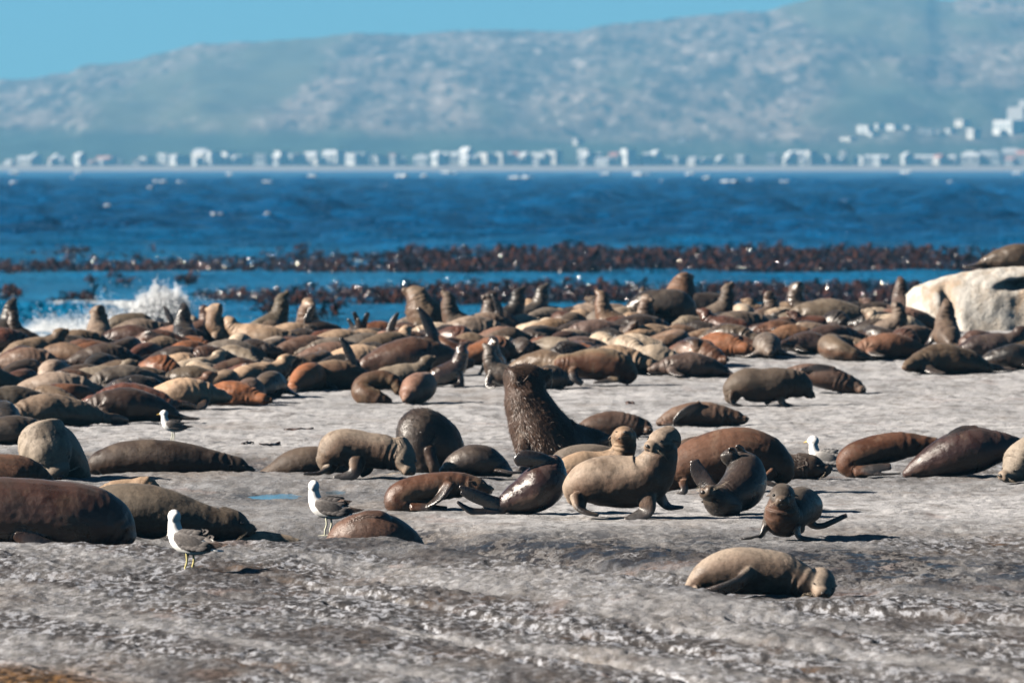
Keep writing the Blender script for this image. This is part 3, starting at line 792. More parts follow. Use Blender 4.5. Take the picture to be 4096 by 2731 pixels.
# seal on its back
seal('wet black seal rolled on its back with flippers in the air', 88.6,
     [(2915, 1822, 120, 28), (2950, 1842, 110, 50), (2985, 1890, 60, 78), (2975, 1940, -10, 86), (2935, 1972, -70, 76), (2895, 1990, -110, 62), (2866, 1996, -140, 55)],
     (.020, .015, .014), .08, 45,
     [FL([(2850, 1965, -60, 30, 16), (2815, 1920, -40, 36, 9), (2790, 1880, -30, 33, 6), (2776, 1838, -25, 20, 4)], (.8, 0, .5), .05),
      FL([(2940, 1850, 60, 36, 24), (2915, 1835, 30, 34, 18), (2908, 1815, 20, 30, 10)], (1, 0, 0), .9),
      FL([(2965, 1840, 80, 24, 14), (2962, 1800, 60, 20, 8), (2948, 1782, 50, 12, 4)], (1, 0, .0)),
      FL([(2940, 1830, 40, 18, 8), (2930, 1800, 25, 16, 6), (2915, 1795, 10, 10, 4)], (1, 0, .0))],
     dict(c=(2862, 1992, -165), f=(-.66, .48, -.58), u=(-.40, -.74, -.5), L=165), dors=(0, 0, -1), eyes='shut', whisk=True)
# small seal facing us
seal('young dark seal with spread front flippers walking straight towards the viewer', 82.3,
     [(3245, 2085, 330, 34), (3236, 2055, 290, 60), (3220, 2030, 200, 74), (3180, 2040, 100, 80), (3140, 2070, 20, 80), (3126, 2050, -30, 70), (3126, 2010, -50, 56)],
     (.085, .066, .052), .75, 20,
     [FL([(3078, 2080, -10, 34, 26), (3056, 2115, -25, 24, 15), (3040, 2142, -30, 22, 9), (2995, 2152, -30, 20, 6), (2935, 2160, -28, 10, 4)], (.3, .9, 0), .1),
      FL([(3178, 2080, -10, 34, 26), (3186, 2115, -25, 24, 15), (3196, 2145, -30, 22, 9), (3250, 2155, -30, 20, 6), (3312, 2158, -28, 10, 4)], (.3, .9, 0), .1),
      FL([(3240, 2070, 320, 36, 24), (3262, 2112, 320, 18, 13), (3300, 2118, 320, 14, 9), (3350, 2098, 320, 13, 7), (3402, 2074, 320, 12, 4)], (.2, .2, .9), .1),
      FL([(3200, 2080, 250, 28, 18), (3215, 2125, 250, 18, 9), (3200, 2140, 240, 14, 5)], (.8, .4, 0))],
     dict(c=(3126, 1990, -70), f=(-.05, -.16, -.98), u=(0, 1, -.1), L=136, w=1.0))
# front sleeper
seal('grey-tan seal asleep on its side, nearest of all, flipper folded over its belly', 72.6,
     [(2742, 2328, 0, 12), (2785, 2296, 0, 42), (2850, 2262, 5, 74), (2945, 2248, 5, 92), (3040, 2250, 0, 92), (3120, 2258, -10, 84), (3190, 2280, -25, 68), (3245, 2302, -45, 56)],
     (.39, .315, .25), .4, 5,
     [FL([(3000, 2245, -86, 26, 18), (2950, 2288, -106, 30, 18), (2885, 2315, -110, 30, 15), (2820, 2332, -100, 26, 11), (2740, 2338, -85, 12, 6)], (.4, 0, 1), .0),
      FL([(2790, 2325, -50, 26, 14), (2740, 2345, -70, 20, 9), (2730, 2350, -80, 14, 6)], (.2, .6, .5), .1),
      FL([(2780, 2338, -70, 18, 8), (2860, 2348, -100, 17, 5), (2945, 2350, -110, 10, 4)], (0, 1, 0), 0)],
     dict(c=(3284, 2308, -65), f=(.04, -.36, -.93), u=(.28, .90, -.33), L=150, w=1.04), dors=(0, .75, .65), eyes='shut')
# left group
seal('huge dark red-brown seal at the left edge, its rounded flank nearest the viewer', 81.5,
     [(-480, 2060, 0, 120), (-250, 2055, 0, 150), (0, 2058, 0, 152), (200, 2068, 0, 150), (340, 2078, 0, 142), (430, 2105, 0, 118), (480, 2150, 0, 78), (492, 2185, 0, 40)],
     (.060, .024, .016), .25, 50, [FL([(80, 2120, -130, 40, 20), (150, 2160, -150, 36, 12), (230, 2175, -150, 18, 6)], (.3, .2, .8), .1)])
seal('long grey-brown seal stretched behind the front gull, blunt dark head to the right', 84.5,
     [(330, 2070, 30, 80), (440, 2050, 20, 108), (560, 2045, 10, 112), (680, 2060, 0, 100), (780, 2085, -5, 82), (860, 2095, -8, 68), (930, 2098, -10, 62)],
     (.135, .108, .082), .35, 8, [FL([(700, 2110, -70, 34, 22), (690, 2150, -95, 26, 12), (640, 2165, -100, 18, 6)], (1, .2, 0), .3)],
     dict(c=(950, 2098, -14), f=(.90, -.30, -.28), u=(.3, .95, -.1), L=150, w=1.0), eyes='open')
seal('pale rounded seal back peeping over the long grey-brown seal', 92,
     [(400, 1960, 0, 30), (465, 1935, 0, 36), (530, 1930, 0, 38), (585, 1925, -10, 40), (630, 1950, 0, 24)], 'tan', .1, 0)
seal('thin pale tan sleeping seal half hidden behind the rock lip beside the second gull', 84.5,
     [(960, 2165, 0, 26), (1040, 2155, 0, 32), (1120, 2165, 0, 32), (1190, 2178, 0, 24), (1250, 2190, 0, 12)], 'pale', .2, 0)
seal('pale grey seal grooming itself, head bowed with long whiskers, at the left edge', 97,
     [(300, 1930, 160, 60), (270, 1880, 120, 82), (235, 1830, 60, 98), (200, 1790, 10, 104), (175, 1782, -30, 100), (175, 1800, -60, 92)],
     (.36, .30, .24), .3, 5, [],
     dict(c=(208, 1812, -75), f=(.36, -.86, -.36), u=(.2, .45, -.87), L=215, w=1.15), eyes='shut')
seal('brown seal back in front of the grooming seal, at the left edge', 94.5,
     [(-220, 1930, 0, 40), (-90, 1905, 0, 78), (30, 1895, 0, 80), (120, 1905, 0, 68), (190, 1930, 0, 34)], 'brown', .4, 5)
seal('dark brown seal sleeping stretched out below the far gull, snout to the right', 99.5,
     [(362, 1895, 20, 20), (395, 1858, 15, 50), (480, 1838, 10, 68), (590, 1832, 5, 76), (700, 1838, 0, 74), (820, 1850, 0, 60), (900, 1862, 0, 48), (940, 1868, 0, 42)],
     (.060, .041, .032), .3, 8, [], dict(c=(958, 1870, 0), f=(.95, -.22, -.15), u=(.2, 1, 0), L=116), eyes='shut')
seal('brown seal slumped between the dark sleeper and the nosing seal', 101,
     [(1010, 1925, 0, 12), (1080, 1895, 0, 36), (1170, 1862, 0, 62), (1260, 1850, 0, 66), (1330, 1865, 0, 50), (1380, 1890, 0, 25)], (.105, .075, .056), .25, 10)
seal('grey-tan seal standing hunched and nosing down at the rock', 97.6,
     [(1312, 1878, 10, 30), (1318, 1838, 5, 56), (1350, 1800, 0, 78), (1410, 1792, 0, 76), (1480, 1800, -5, 70), (1540, 1808, -12, 68), (1585, 1822, -22, 60), (1610, 1832, -30, 52)],
     (.35, .28, .22), .5, 0,
     [FL([(1430, 1840, -60, 34, 26), (1425, 1875, -85, 28, 18), (1400, 1898, -95, 24, 9), (1335, 1908, -95, 12, 5)], (.9, .3, 0), .35),
      FL([(1480, 1840, 40, 28, 20), (1470, 1880, 50, 22, 12), (1440, 1900, 50, 18, 6)], (.9, .3, 0), .3),
      FL([(1315, 1870, -30, 24, 16), (1275, 1890, -60, 18, 8), (1215, 1892, -70, 12, 5)], (.2, 1, 0), .05)],
     dict(c=(1616, 1836, -42), f=(.42, -.72, -.56), u=(.45, .70, -.55), L=146, w=1.0), eyes='open')
seal('big dark furry bull hunched with its back to the viewer behind the nosing seal', 100,
     [(1800, 1885, 60, 60), (1775, 1835, 50, 95), (1735, 1775, 20, 112), (1695, 1732, 0, 102), (1676, 1735, -15, 90), (1672, 1800, -25, 84), (1685, 1865, -25, 84)],
     (.055, .037, .029), .2, 35, [FL([(1715, 1790, -95, 26, 20), (1735, 1850, -110, 22, 15), (1750, 1895, -110, 26, 7), (1790, 1900, -110, 16, 4)], (1, 0, 0), .5)],
     fur=dict(n=8000, l=.036, m=M_FUR2, flow=(.3, 0, -1), mask=lambda c: (c[:, 2] > .35).astype(float)+.02))
seal('dark ruffled seal curled low at the right side of the hunched bull', 97.8,
     [(1772, 1888, -10, 24), (1820, 1860, -5, 50), (1885, 1838, 0, 64), (1950, 1845, 0, 60), (2005, 1868, 0, 40), (2040, 1890, 0, 18)], (.062, .045, .037), .15, 55,
     [FL([(1960, 1830, -10, 30, 18), (2010, 1862, -30, 20, 8), (2050, 1885, -40, 16, 5)], (.4, .7, 0), .1), FL([(1985, 1875, -50, 22, 10), (2040, 1884, -70, 24, 7), (2090, 1880, -75, 14, 4)], (0, 1, 0), 0)],
     fur=dict(n=3000, l=.03, m=M_FUR2, flow=(-.6, 0, -.6)))
seal('brown and rust seal curled on its side, head to the right, mid front', 89.2,
     [(1690, 2022, -30, 24), (1620, 2022, -20, 42), (1585, 2000, -8, 52), (1620, 1975, 0, 60), (1700, 1956, 5, 62), (1780, 1942, 5, 56), (1850, 1938, 5, 48), (1900, 1946, 0, 40)],
     (.15, .088, .05), .95, 45,
     [FL([(1800, 1935, -55, 30, 18), (1760, 1985, -75, 34, 12), (1710, 2020, -75, 20, 6)], (.7, 0, .7), 0),
      FL([(1650, 2022, -55, 24, 14), (1730, 2028, -70, 20, 8), (1790, 2030, -75, 14, 5)], (0, .6, .6), .1)],
     dict(c=(1918, 1948, -4), f=(.95, -.20, -.2), u=(.1, .9, .3), L=108), dors=(0, .6, .7), eyes='shut', whisk=False)
seal('purple-black seal lying with a raised front flipper and fanned hind flippers', 88.4,
     [(2005, 2020, -20, 34), (2050, 2000, -10, 58), (2115, 1975, 0, 82), (2165, 1945, 0, 90), (2195, 1905, 10, 80), (2205, 1865, 20, 56), (2190, 1850, 20, 36)],
     'purple', .4, 60,
     [FL([(2200, 1860, -10, 34, 26), (2150, 1838, -25, 34, 22), (2095, 1832, -35, 34, 16), (2062, 1845, -40, 22, 10)], (.2, 0, 1), .0),
      FL([(2010, 2022, -30, 34, 20), (1960, 2000, -45, 26, 9), (1900, 1972, -55, 22, 6), (1838, 1942, -60, 10, 4)], (.3, .1, .9), 0),
      FL([(2000, 2025, -30, 24, 14), (1945, 2010, -45, 18, 7), (1890, 1990, -55, 16, 5), (1842, 1968, -60, 8, 4)], (.3, .1, .9), 0),
      FL([(2010, 2035, -30, 30, 16), (1950, 2046, -50, 22, 8), (1885, 2040, -60, 18, 6), (1828, 2002, -65, 8, 4)], (.1, .4, .8), 0)])
seal('chestnut brown seal lying behind the front rock lip, flipper folded on top', 82.3,
     [(1325, 2190, 20, 40), (1380, 2155, 10, 74), (1460, 2140, 0, 92), (1545, 2148, 0, 92), (1610, 2175, 0, 76), (1655, 2205, 0, 56), (1695, 2235, 0, 34)],
     (.14, .07, .045), .4, 40, [FL([(1410, 2075, -30, 26, 14), (1470, 2056, -40, 24, 14), (1530, 2056, -45, 24, 12), (1562, 2072, -50, 14, 7)], (.1, .8, .3), .6)])
# right-hand group
seal('rust-bellied seal curled on its side beside the resting gull', 99.2,
     [(3480, 1880, -30, 22), (3420, 1880, -15, 36), (3392, 1850, 0, 50), (3430, 1822, 5, 58), (3510, 1800, 8, 62), (3590, 1785, 8, 58), (3660, 1780, 8, 46), (3740, 1785, 10, 36)],
     (.13, .078, .048), 1.0, 15,
     [FL([(3420, 1885, -50, 24, 14), (3490, 1870, -65, 22, 8), (3560, 1862, -70, 18, 6)], (0, .5, .7), .1), FL([(3450, 1895, -55, 18, 8), (3530, 1893, -75, 14, 5), (3600, 1890, -80, 8, 4)], (0, 1, 0), 0)], dors=(0, .7, .6))
seal('big purple-brown seal sprawled at right, flipper laid along its back', 98.8,
     [(3622, 1868, 0, 18), (3665, 1848, 0, 40), (3740, 1815, 0, 70), (3830, 1785, 0, 90), (3915, 1768, 0, 90), (3990, 1758, 0, 66), (4050, 1750, 5, 40), (4090, 1748, 10, 22)], 'purple', .3, 45,
     [FL([(3905, 1690, -15, 24, 12), (3850, 1690, -25, 24, 10), (3800, 1712, -30, 18, 8), (3780, 1735, -35, 10, 5)], (.2, .6, .5), 0)])
seal('pale grey seal at the right edge sleeping with its nose on the rock', 96.5,
     [(4330, 1840, 60, 60), (4240, 1810, 50, 95), (4150, 1800, 30, 95), (4090, 1815, 0, 82), (4065, 1840, -20, 62)], (.36, .30, .24), .2, 0, [],
     dict(c=(4052, 1850, -35), f=(-.80, -.30, -.52), u=(-.2, .95, -.25), L=135), eyes='shut')
# middle distance
seal('dark brown seal lying behind the bull with its pale muzzle turned to us', 113,
     [(2300, 1738, 10, 14), (2350, 1712, 8, 40), (2420, 1695, 5, 52), (2490, 1695, 0, 52), (2550, 1705, -10, 44)], (.105, .062, .045), .5, 8, [],
     dict(c=(2578, 1708, -18), f=(.5, -.22, -.84), u=(.1, .97, -.1), L=92), eyes='shut', whisk=False)
seal('brown seal stretched on its side with a long dark flipper down its flank', 117,
     [(2632, 1692, 5, 14), (2680, 1675, 5, 34), (2740, 1660, 3, 46), (2810, 1655, 0, 50), (2880, 1662, -5, 44), (2930, 1670, -8, 34)], (.165, .10, .07), .7, 5,
     [FL([(2800, 1618, -35, 20, 10), (2745, 1640, -50, 18, 8), (2705, 1670, -52, 12, 6), (2692, 1690, -50, 6, 4)], (.5, 0, .8), 0), FL([(2650, 1694, -20, 14, 7), (2710, 1702, -40, 11, 4), (2775, 1706, -50, 6, 3)], (0, 1, 0), 0)],
     dict(c=(2950, 1672, -12), f=(.93, -.10, -.34), u=(0, 1, 0), L=88), eyes='shut', whisk=False)
seal('grey-brown seal walking hunched to the right across the bare rock', 126,
     [(2922, 1598, 0, 26), (2940, 1556, 0, 52), (2985, 1538, 0, 66), (3050, 1542, 0, 68), (3115, 1536, 0, 66), (3165, 1534, 0, 58), (3205, 1545, 0, 48)],
     (.105, .078, .058), .5, 5,
     [FL([(3110, 1550, -30, 28, 20), (3122, 1595, -40, 18, 12), (3135, 1617, -42, 16, 6), (3172, 1624, -42, 10, 3)], (.9, .3, 0), .3), FL([(3080, 1555, 20, 24, 16), (3078, 1600, 25, 16, 8), (3060, 1614, 25, 12, 4)], (.9, .3, 0), .3),
      FL([(2935, 1570, -30, 26, 18), (2928, 1608, -40, 16, 8), (2960, 1622, -45, 14, 5), (2992, 1627, -45, 8, 3)], (.5, .6, 0), .2)],
     dict(c=(3222, 1550, 0), f=(.62, -.76, -.1), u=(.7, .7, 0), L=100), whisk=False)
seal('brown seal lying behind the walking seal, grey head on the rock facing us', 130.5,
     [(3150, 1490, 20, 20), (3220, 1492, 15, 38), (3290, 1505, 5, 48), (3350, 1522, -5, 46), (3400, 1540, -15, 38)], (.135, .082, .062), .5, 5,
     [FL([(3340, 1478, -25, 16, 9), (3270, 1468, -30, 15, 6), (3200, 1478, -30, 8, 4)], (.1, .3, .8), 0)],
     dict(c=(3425, 1548, -22), f=(.62, -.22, -.72), u=(0, 1, 0), L=92), eyes='shut', whisk=False)
seal('olive-brown seal curled in a ring, front left of the sitting wet seal', 127,
     [(1560, 1605, -60, 16), (1515, 1595, -50, 34), (1462, 1580, -30, 42), (1446, 1555, 0, 42), (1475, 1530, 15, 42), (1530, 1520, 15, 40), (1575, 1530, 5, 32), (1600, 1560, -10, 26)],
     (.16, .105, .062), .5, 8, dors=(-.6, .6, .3))
seal('round pinkish seal lying nose towards the viewer beside the ring-curled one', 126.5,
     [(1700, 1530, 160, 40), (1690, 1545, 80, 56), (1668, 1556, 0, 62), (1645, 1572, -50, 50)], 'pink', .4, 5, [],
     dict(c=(1632, 1582, -75), f=(-.3, -.4, -.85), u=(0, 1, -.3), L=78), eyes=None, ears=False, whisk=False)
seal('tan seal lying on its side showing a bright rusty belly, front of the packed colony', 133,
     [(2240, 1450, 10, 36), (2290, 1455, 8, 48), (2350, 1452, 5, 58), (2420, 1455, 0, 64), (2480, 1470, -5, 60), (2520, 1500, -8, 40)], (.235, .175, .115), 1.0, 5,
     [FL([(2290, 1475, -45, 20, 14), (2300, 1510, -60, 18, 9), (2330, 1530, -62, 14, 5)], (.9, 0, .3), .1), FL([(2470, 1510, -50, 20, 10), (2410, 1520, -65, 12, 5), (2370, 1525, -68, 8, 3)], (0, .5, .5), .1)], dors=(0, .8, .5))
# ------------------------------------------------------------------ white boulder at the right
def boulder():
    t = NT('guano_boulder'); v = t.coord((1, 1, 1)); vz = t.coord((1, 1, .18))
    st = t.noise(vz, 2.6, 4, .55, .3); me_ = t.noise(v, 3.0, 6, .65); fi = t.noise(v, 14, 5, .7)
    c = t.mix(t.ramp(me_, .4, .62), (.40, .36, .31, 1), (.54, .515, .475, 1))
    c = t.mix(t.math('MULTIPLY', t.ramp(st, .52, .66), .75), c, (.36, .25, .16, 1))
    c = t.mix(t.math('MULTIPLY', t.ramp(fi, .56, .7), .4), c, (.20, .175, .15, 1))
    c = t.mix(1.0, c, (.66, .66, .66, 1), 'MULTIPLY')
    t.set(Base_Color=c, Roughness=.9); t.link(t.bump(t.math('ADD', fi, me_), .7, .06), t.b.inputs['Normal'])
    d = 150.5; k = d/F
    # outline of the front face (photograph pixels): top and bottom line
    top = [(3632, 1180), (3660, 1150), (3720, 1128), (3800, 1104), (3900, 1083), (4000, 1072), (4100, 1068), (4300, 1060), (4500, 1075)]
    n, m = 90, 60
    X = np.zeros((m, n)); Y = np.zeros((m, n)); Z = np.zeros((m, n))
    for i in range(n):
        px = 3628+(4560-3628)*(i/(n-1))**1.15
        zt = CZ-(np.interp(px, [p[0] for p in top], [p[1] for p in top])-HY)*k
        zb = CZ-(1400-HY)*k-.5
        edge = 1-math.exp(-(px-3620)/55.0)
        for j in range(m):
            u = j/(m-1)
            if u < .62:
                w = u/.62; z = zb+(zt-zb)*math.sin(w*math.pi/2)**.9
                y = -1.15*math.cos(w*math.pi/2)**.7*edge
                lean = .10*math.sin(w*math.pi)
            else:
                w = (u-.62)/.38; z = zt-.10*w-(zt-zb)*max(0, (w-.55)/.45)**2; y = 2.2*w*edge; lean = 0
            x = (px-2048)*k+lean-(.28*(1-w) if u < .62 else 0)*(1-edge)
            X[j, i] = x; Y[j, i] = d+.6+y; Z[j, i] = z
    ny = noise2(X*1.3+3, Z*1.3, 71)*.11+noise2(X*4.5, Z*4.5, 72)*.035+noise2(X*11, Z*11, 73)*.015
    gx = (3795-2048)*k                                   # the deep vertical groove
    gr = np.exp(-((X-gx-.10*np.sin(Z*2.5))/.10)**2)*sstep(1.9, 1.2, Z)
    hole = np.exp(-(((X-(4085-2048)*k)/.38)**2+((Z-(CZ-(1138-HY)*k)-.12*(X-(4085-2048)*k))/.085)**2)**1.2)*(1+.8*noise2(X*5, Z*7, 75))
    front = np.clip((d+.7-Y)/.4, 0, 1)
    Y = Y-(ny-.30*gr-.55*hole)*(.35+.65*front)
    Z = Z+.03*noise2(X*6, Y*6, 74)
    o = grid_mesh('boulder', X, Y, Z, t.m)
    tag(o, 'big guano-white granite boulder with brown streaks at the right edge', 'boulder')
    return o
BOULDER = boulder()

# ------------------------------------------------------------------ seals of the packed colony behind: shared body shapes
ARCH = {}
def arch(name, spine, flips=(), head=None, dors=(0, 0, 1), mirror=False):
    def mk(sg):
        S = Src(); A = np.array([(p[0], p[1]*sg, p[2], p[3], p[4] if len(p) > 4 else p[3]*1.06) for p in spine], float)
        CR = catmull(A, 6); CR[:, 3:] = np.maximum(CR[:, 3:], .02)
        S.loft(CR[:, :3], CR[:, 3:], (dors[0], dors[1]*sg, dors[2]), 20)
        for pts, hint in flips:
            B = np.array([(p[0], p[1]*sg, p[2], p[4], p[3]) for p in pts], float); B = catmull(B, 5)
            B[:, 3] = np.maximum(B[:, 3], .02); B[:, 4] = np.maximum(B[:, 4], .02)
            T0 = nrm(B[1, :3]-B[0, :3]); up = np.cross((hint[0], hint[1]*sg, hint[2]), T0)
            S.loft(B[:, :3], B[:, 3:], up if np.linalg.norm(up) > .05 else (0, 0, 1), 12, lambda q: (float(sstep(.1, .4, q)), 0, 0), capk=.5)
        if head:
            c, f, u, L = head
            add_head(S, np.array([c[0], c[1]*sg, c[2]]), np.array([f[0], f[1]*sg, f[2]]), np.array([u[0], u[1]*sg, u[2]]), L)
        V = np.array(S.v); V[:, 2] = np.where(V[:, 2] < -.02, -.02-.02*np.tanh((-.02-V[:, 2])/.1), V[:, 2]); S.v = list(V)
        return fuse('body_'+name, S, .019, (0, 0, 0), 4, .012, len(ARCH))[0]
    ARCH[name] = mk(1)
    if mirror: ARCH[name+'_m'] = mk(-1)
hind = [([(-.72, .05, .09, .09, .06), (-.92, .12, .05, .08, .03), (-1.08, .2, .04, .05, .02)], (0, 1, 0)), ([(-.72, -.05, .09, .09, .06), (-.92, -.12, .05, .08, .03), (-1.08, -.2, .04, .05, .02)], (0, 1, 0))]
fore = lambda x, z: [([(x, .17, z, .10, .07), (x-.04, .34, .08, .09, .035), (x-.2, .50, .04, .05, .02)], (1, 0, 0)), ([(x, -.17, z, .10, .07), (x-.04, -.34, .08, .09, .035), (x-.2, -.50, .04, .05, .02)], (1, 0, 0))]
arch('prone', [(-.8, 0, .06, .05), (-.66, 0, .12, .12), (-.38, 0, .20, .20), (0, 0, .24, .25), (.3, 0, .22, .20), (.47, .0, .18, .135)], hind+fore(.28, .14), ((.60, 0, .17), (1, 0, -.16), (0, 0, 1), .30))
arch('bent', [(-.7, .18, .06, .05), (-.58, .12, .12, .12), (-.34, .04, .19, .20), (0, -.02, .23, .24), (.26, .04, .21, .19), (.41, .13, .18, .135)], hind+fore(.25, .14), ((.51, .22, .17), (.7, .7, -.1), (0, 0, 1), .30), mirror=True)
arch('side', [(-.8, .05, .08, .05), (-.64, .02, .13, .12), (-.36, 0, .19, .19), (0, -.02, .23, .23), (.3, 0, .20, .175), (.47, .03, .15, .125)],
     [([(-.72, -.02, .1, .08, .05), (-.95, -.05, .08, .09, .03), (-1.1, -.06, .05, .06, .02)], (0, .3, 1)), ([(.22, -.2, .2, .09, .06), (.08, -.28, .14, .10, .04), (-.12, -.28, .07, .06, .02)], (.3, 0, 1)), ([(.2, -.12, .34, .09, .06), (.05, -.2, .36, .09, .03), (-.18, -.22, .28, .05, .02)], (.8, .3, .4))],
     ((.60, .05, .15), (1, 0, -.10), (0, .8, .6), .30), dors=(0, .85, .45), mirror=True)
arch('curl', [(.25, -.52, .08, .06), (.02, -.50, .14, .13), (-.22, -.34, .19, .19), (-.32, -.05, .22, .22), (-.18, .22, .21, .21), (.08, .30, .19, .17), (.26, .18, .17, .14)],
     [([(.12, -.54, .1, .08, .04), (.34, -.5, .06, .09, .03), (.46, -.42, .04, .06, .02)], (0, 1, 0)), ([(-.1, .1, .2, .1, .06), (.05, -.02, .12, .1, .04), (.12, -.16, .06, .06, .02)], (1, 0, .3))],
     ((.32, .08, .15), (.45, -.85, -.15), (0, 0, 1), .26), dors=(-1, .1, .5), mirror=True)
arch('up', [(-.62, 0, .07, .05), (-.5, 0, .13, .12), (-.25, 0, .22, .21), (.0, 0, .29, .24), (.16, 0, .43, .21), (.22, 0, .60, .165), (.25, 0, .75, .135)],
     hind[:]+[([(.14, .16, .34, .10, .08), (.2, .24, .16, .08, .05), (.16, .32, .04, .09, .03), (.0, .42, .03, .05, .02)], (1, .3, 0)), ([(.14, -.16, .34, .10, .08), (.2, -.24, .16, .08, .05), (.16, -.32, .04, .09, .03), (.0, -.42, .03, .05, .02)], (1, .3, 0))],
     ((.28, 0, .84), (.72, 0, .69), (-.69, 0, .72), .29))
arch('turned', [(-.62, 0, .07, .05), (-.5, 0, .13, .12), (-.25, 0, .22, .22), (.0, 0, .29, .25), (.14, 0, .43, .22), (.17, 0, .58, .18), (.16, .02, .70, .15)],
     hind[:]+[([(.14, .16, .34, .10, .08), (.2, .24, .16, .08, .05), (.16, .32, .04, .09, .03), (.0, .42, .03, .05, .02)], (1, .3, 0)), ([(.14, -.16, .34, .10, .08), (.2, -.24, .16, .08, .05), (.16, -.32, .04, .09, .03), (.0, -.42, .03, .05, .02)], (1, .3, 0))],
     ((.18, .06, .78), (.75, .6, -.12), (0, 0, 1), .31), mirror=True)
arch('bull', [(-.7, 0, .08, .06), (-.55, 0, .16, .15), (-.30, 0, .28, .29), (-.02, 0, .38, .37), (.14, 0, .55, .35), (.20, 0, .72, .29), (.25, 0, .84, .23)],
     hind[:]+[([(.14, .2, .4, .12, .09), (.2, .28, .18, .09, .06), (.16, .36, .04, .1, .03), (.0, .46, .03, .05, .02)], (1, .3, 0)), ([(.14, -.2, .4, .12, .09), (.2, -.28, .18, .09, .06), (.16, -.36, .04, .1, .03), (.0, -.46, .03, .05, .02)], (1, .3, 0))],
     ((.34, 0, .92), (.95, 0, .25), (0, 0, 1), .42))
arch('look', [(-.8, 0, .06, .05), (-.66, 0, .12, .12), (-.38, 0, .20, .20), (-.05, 0, .24, .23), (.2, 0, .28, .20), (.36, 0, .37, .16), (.44, 0, .46, .135)], hind+fore(.15, .14), ((.5, 0, .52), (.93, 0, .30), (0, 0, 1), .29))
arch('flip', [(-.8, .05, .08, .05), (-.64, .02, .13, .12), (-.36, 0, .19, .20), (0, -.02, .23, .24), (.3, 0, .20, .19), (.5, .03, .15, .14)],
     [([(-.7, -.02, .1, .08, .05), (-.95, -.05, .08, .09, .03), (-1.1, -.06, .05, .06, .02)], (0, .3, 1)), ([(.24, -.02, .3, .10, .07), (.22, -.03, .5, .09, .035), (.14, -.02, .70, .07, .025), (.06, .0, .84, .03, .02)], (1, 0, .2))],
     ((.62, .05, .14), (1, 0, -.08), (0, .8, .6), .27), dors=(0, .9, .2), mirror=True)
arch('fan', [(.8, .05, .08, .05), (.6, .02, .14, .13), (.3, 0, .2, .21), (0, -.02, .22, .23), (-.3, 0, .2, .18), (-.45, 0, .24, .12), (-.5, 0, .34, .08)],
     [([(-.5, -.03, .32, .07, .05), (-.53, -.08, .52, .07, .025), (-.6, -.14, .68, .05, .02)], (0, 1, 0)), ([(-.5, .03, .32, .07, .05), (-.52, .08, .52, .07, .025), (-.56, .15, .70, .05, .02)], (0, 1, 0))],
     ((.72, .05, .13), (1, 0, -.1), (0, 0, 1), .25))
arch('back', [(-.78, 0, .1, .05), (-.62, 0, .14, .12), (-.36, 0, .19, .20), (0, 0, .22, .24), (.3, 0, .19, .20), (.5, 0, .14, .14)],
     [([(.22, -.16, .3, .09, .06), (.12, -.16, .44, .10, .035), (-.06, -.1, .46, .07, .025), (-.18, -.06, .44, .03, .02)], (0, .6, .4)), ([(.2, .18, .26, .09, .06), (.12, .34, .22, .09, .035), (-.02, .46, .12, .05, .02)], (1, 0, 0)), ([(-.7, .04, .14, .07, .04), (-.9, .08, .16, .08, .025), (-1.05, .12, .12, .05, .02)], (0, 1, 0))],
     ((.6, 0, .12), (1, 0, .1), (0, 0, -1), .26), dors=(0, -.2, -1))
arch('hunch', [(-.5, 0, .08, .06), (-.46, 0, .22, .15), (-.3, 0, .36, .22), (-.05, 0, .38, .24), (.2, 0, .37, .22), (.38, 0, .30, .17), (.46, 0, .22, .14)],
     [([(.15, .15, .3, .1, .08), (.2, .22, .12, .07, .04), (.24, .26, .03, .08, .02)], (1, .2, 0)), ([(.15, -.15, .3, .1, .08), (.2, -.22, .12, .07, .04), (.24, -.26, .03, .08, .02)], (1, .2, 0)), ([(-.44, -.1, .2, .1, .06), (-.46, -.18, .05, .08, .03), (-.6, -.24, .03, .06, .02)], (1, .2, 0)), ([(-.44, .1, .2, .1, .06), (-.46, .18, .05, .08, .03), (-.6, .24, .03, .06, .02)], (1, .2, 0))],
     ((.5, 0, .17), (.6, 0, -.8), (.8, 0, .6), .26))
arch('ball', [(-.6, .15, .08, .06), (-.48, .08, .15, .15), (-.22, 0, .22, .23), (.08, -.02, .24, .25), (.28, .02, .19, .2)], [([(-.5, .1, .1, .08, .05), (-.62, .26, .06, .08, .03), (-.6, .42, .04, .05, .02)], (1, 0, 0))]+fore(.1, .14)[:1], ((.42, .02, .13), (1, 0, -.2), (0, 0, 1), .25), mirror=True)

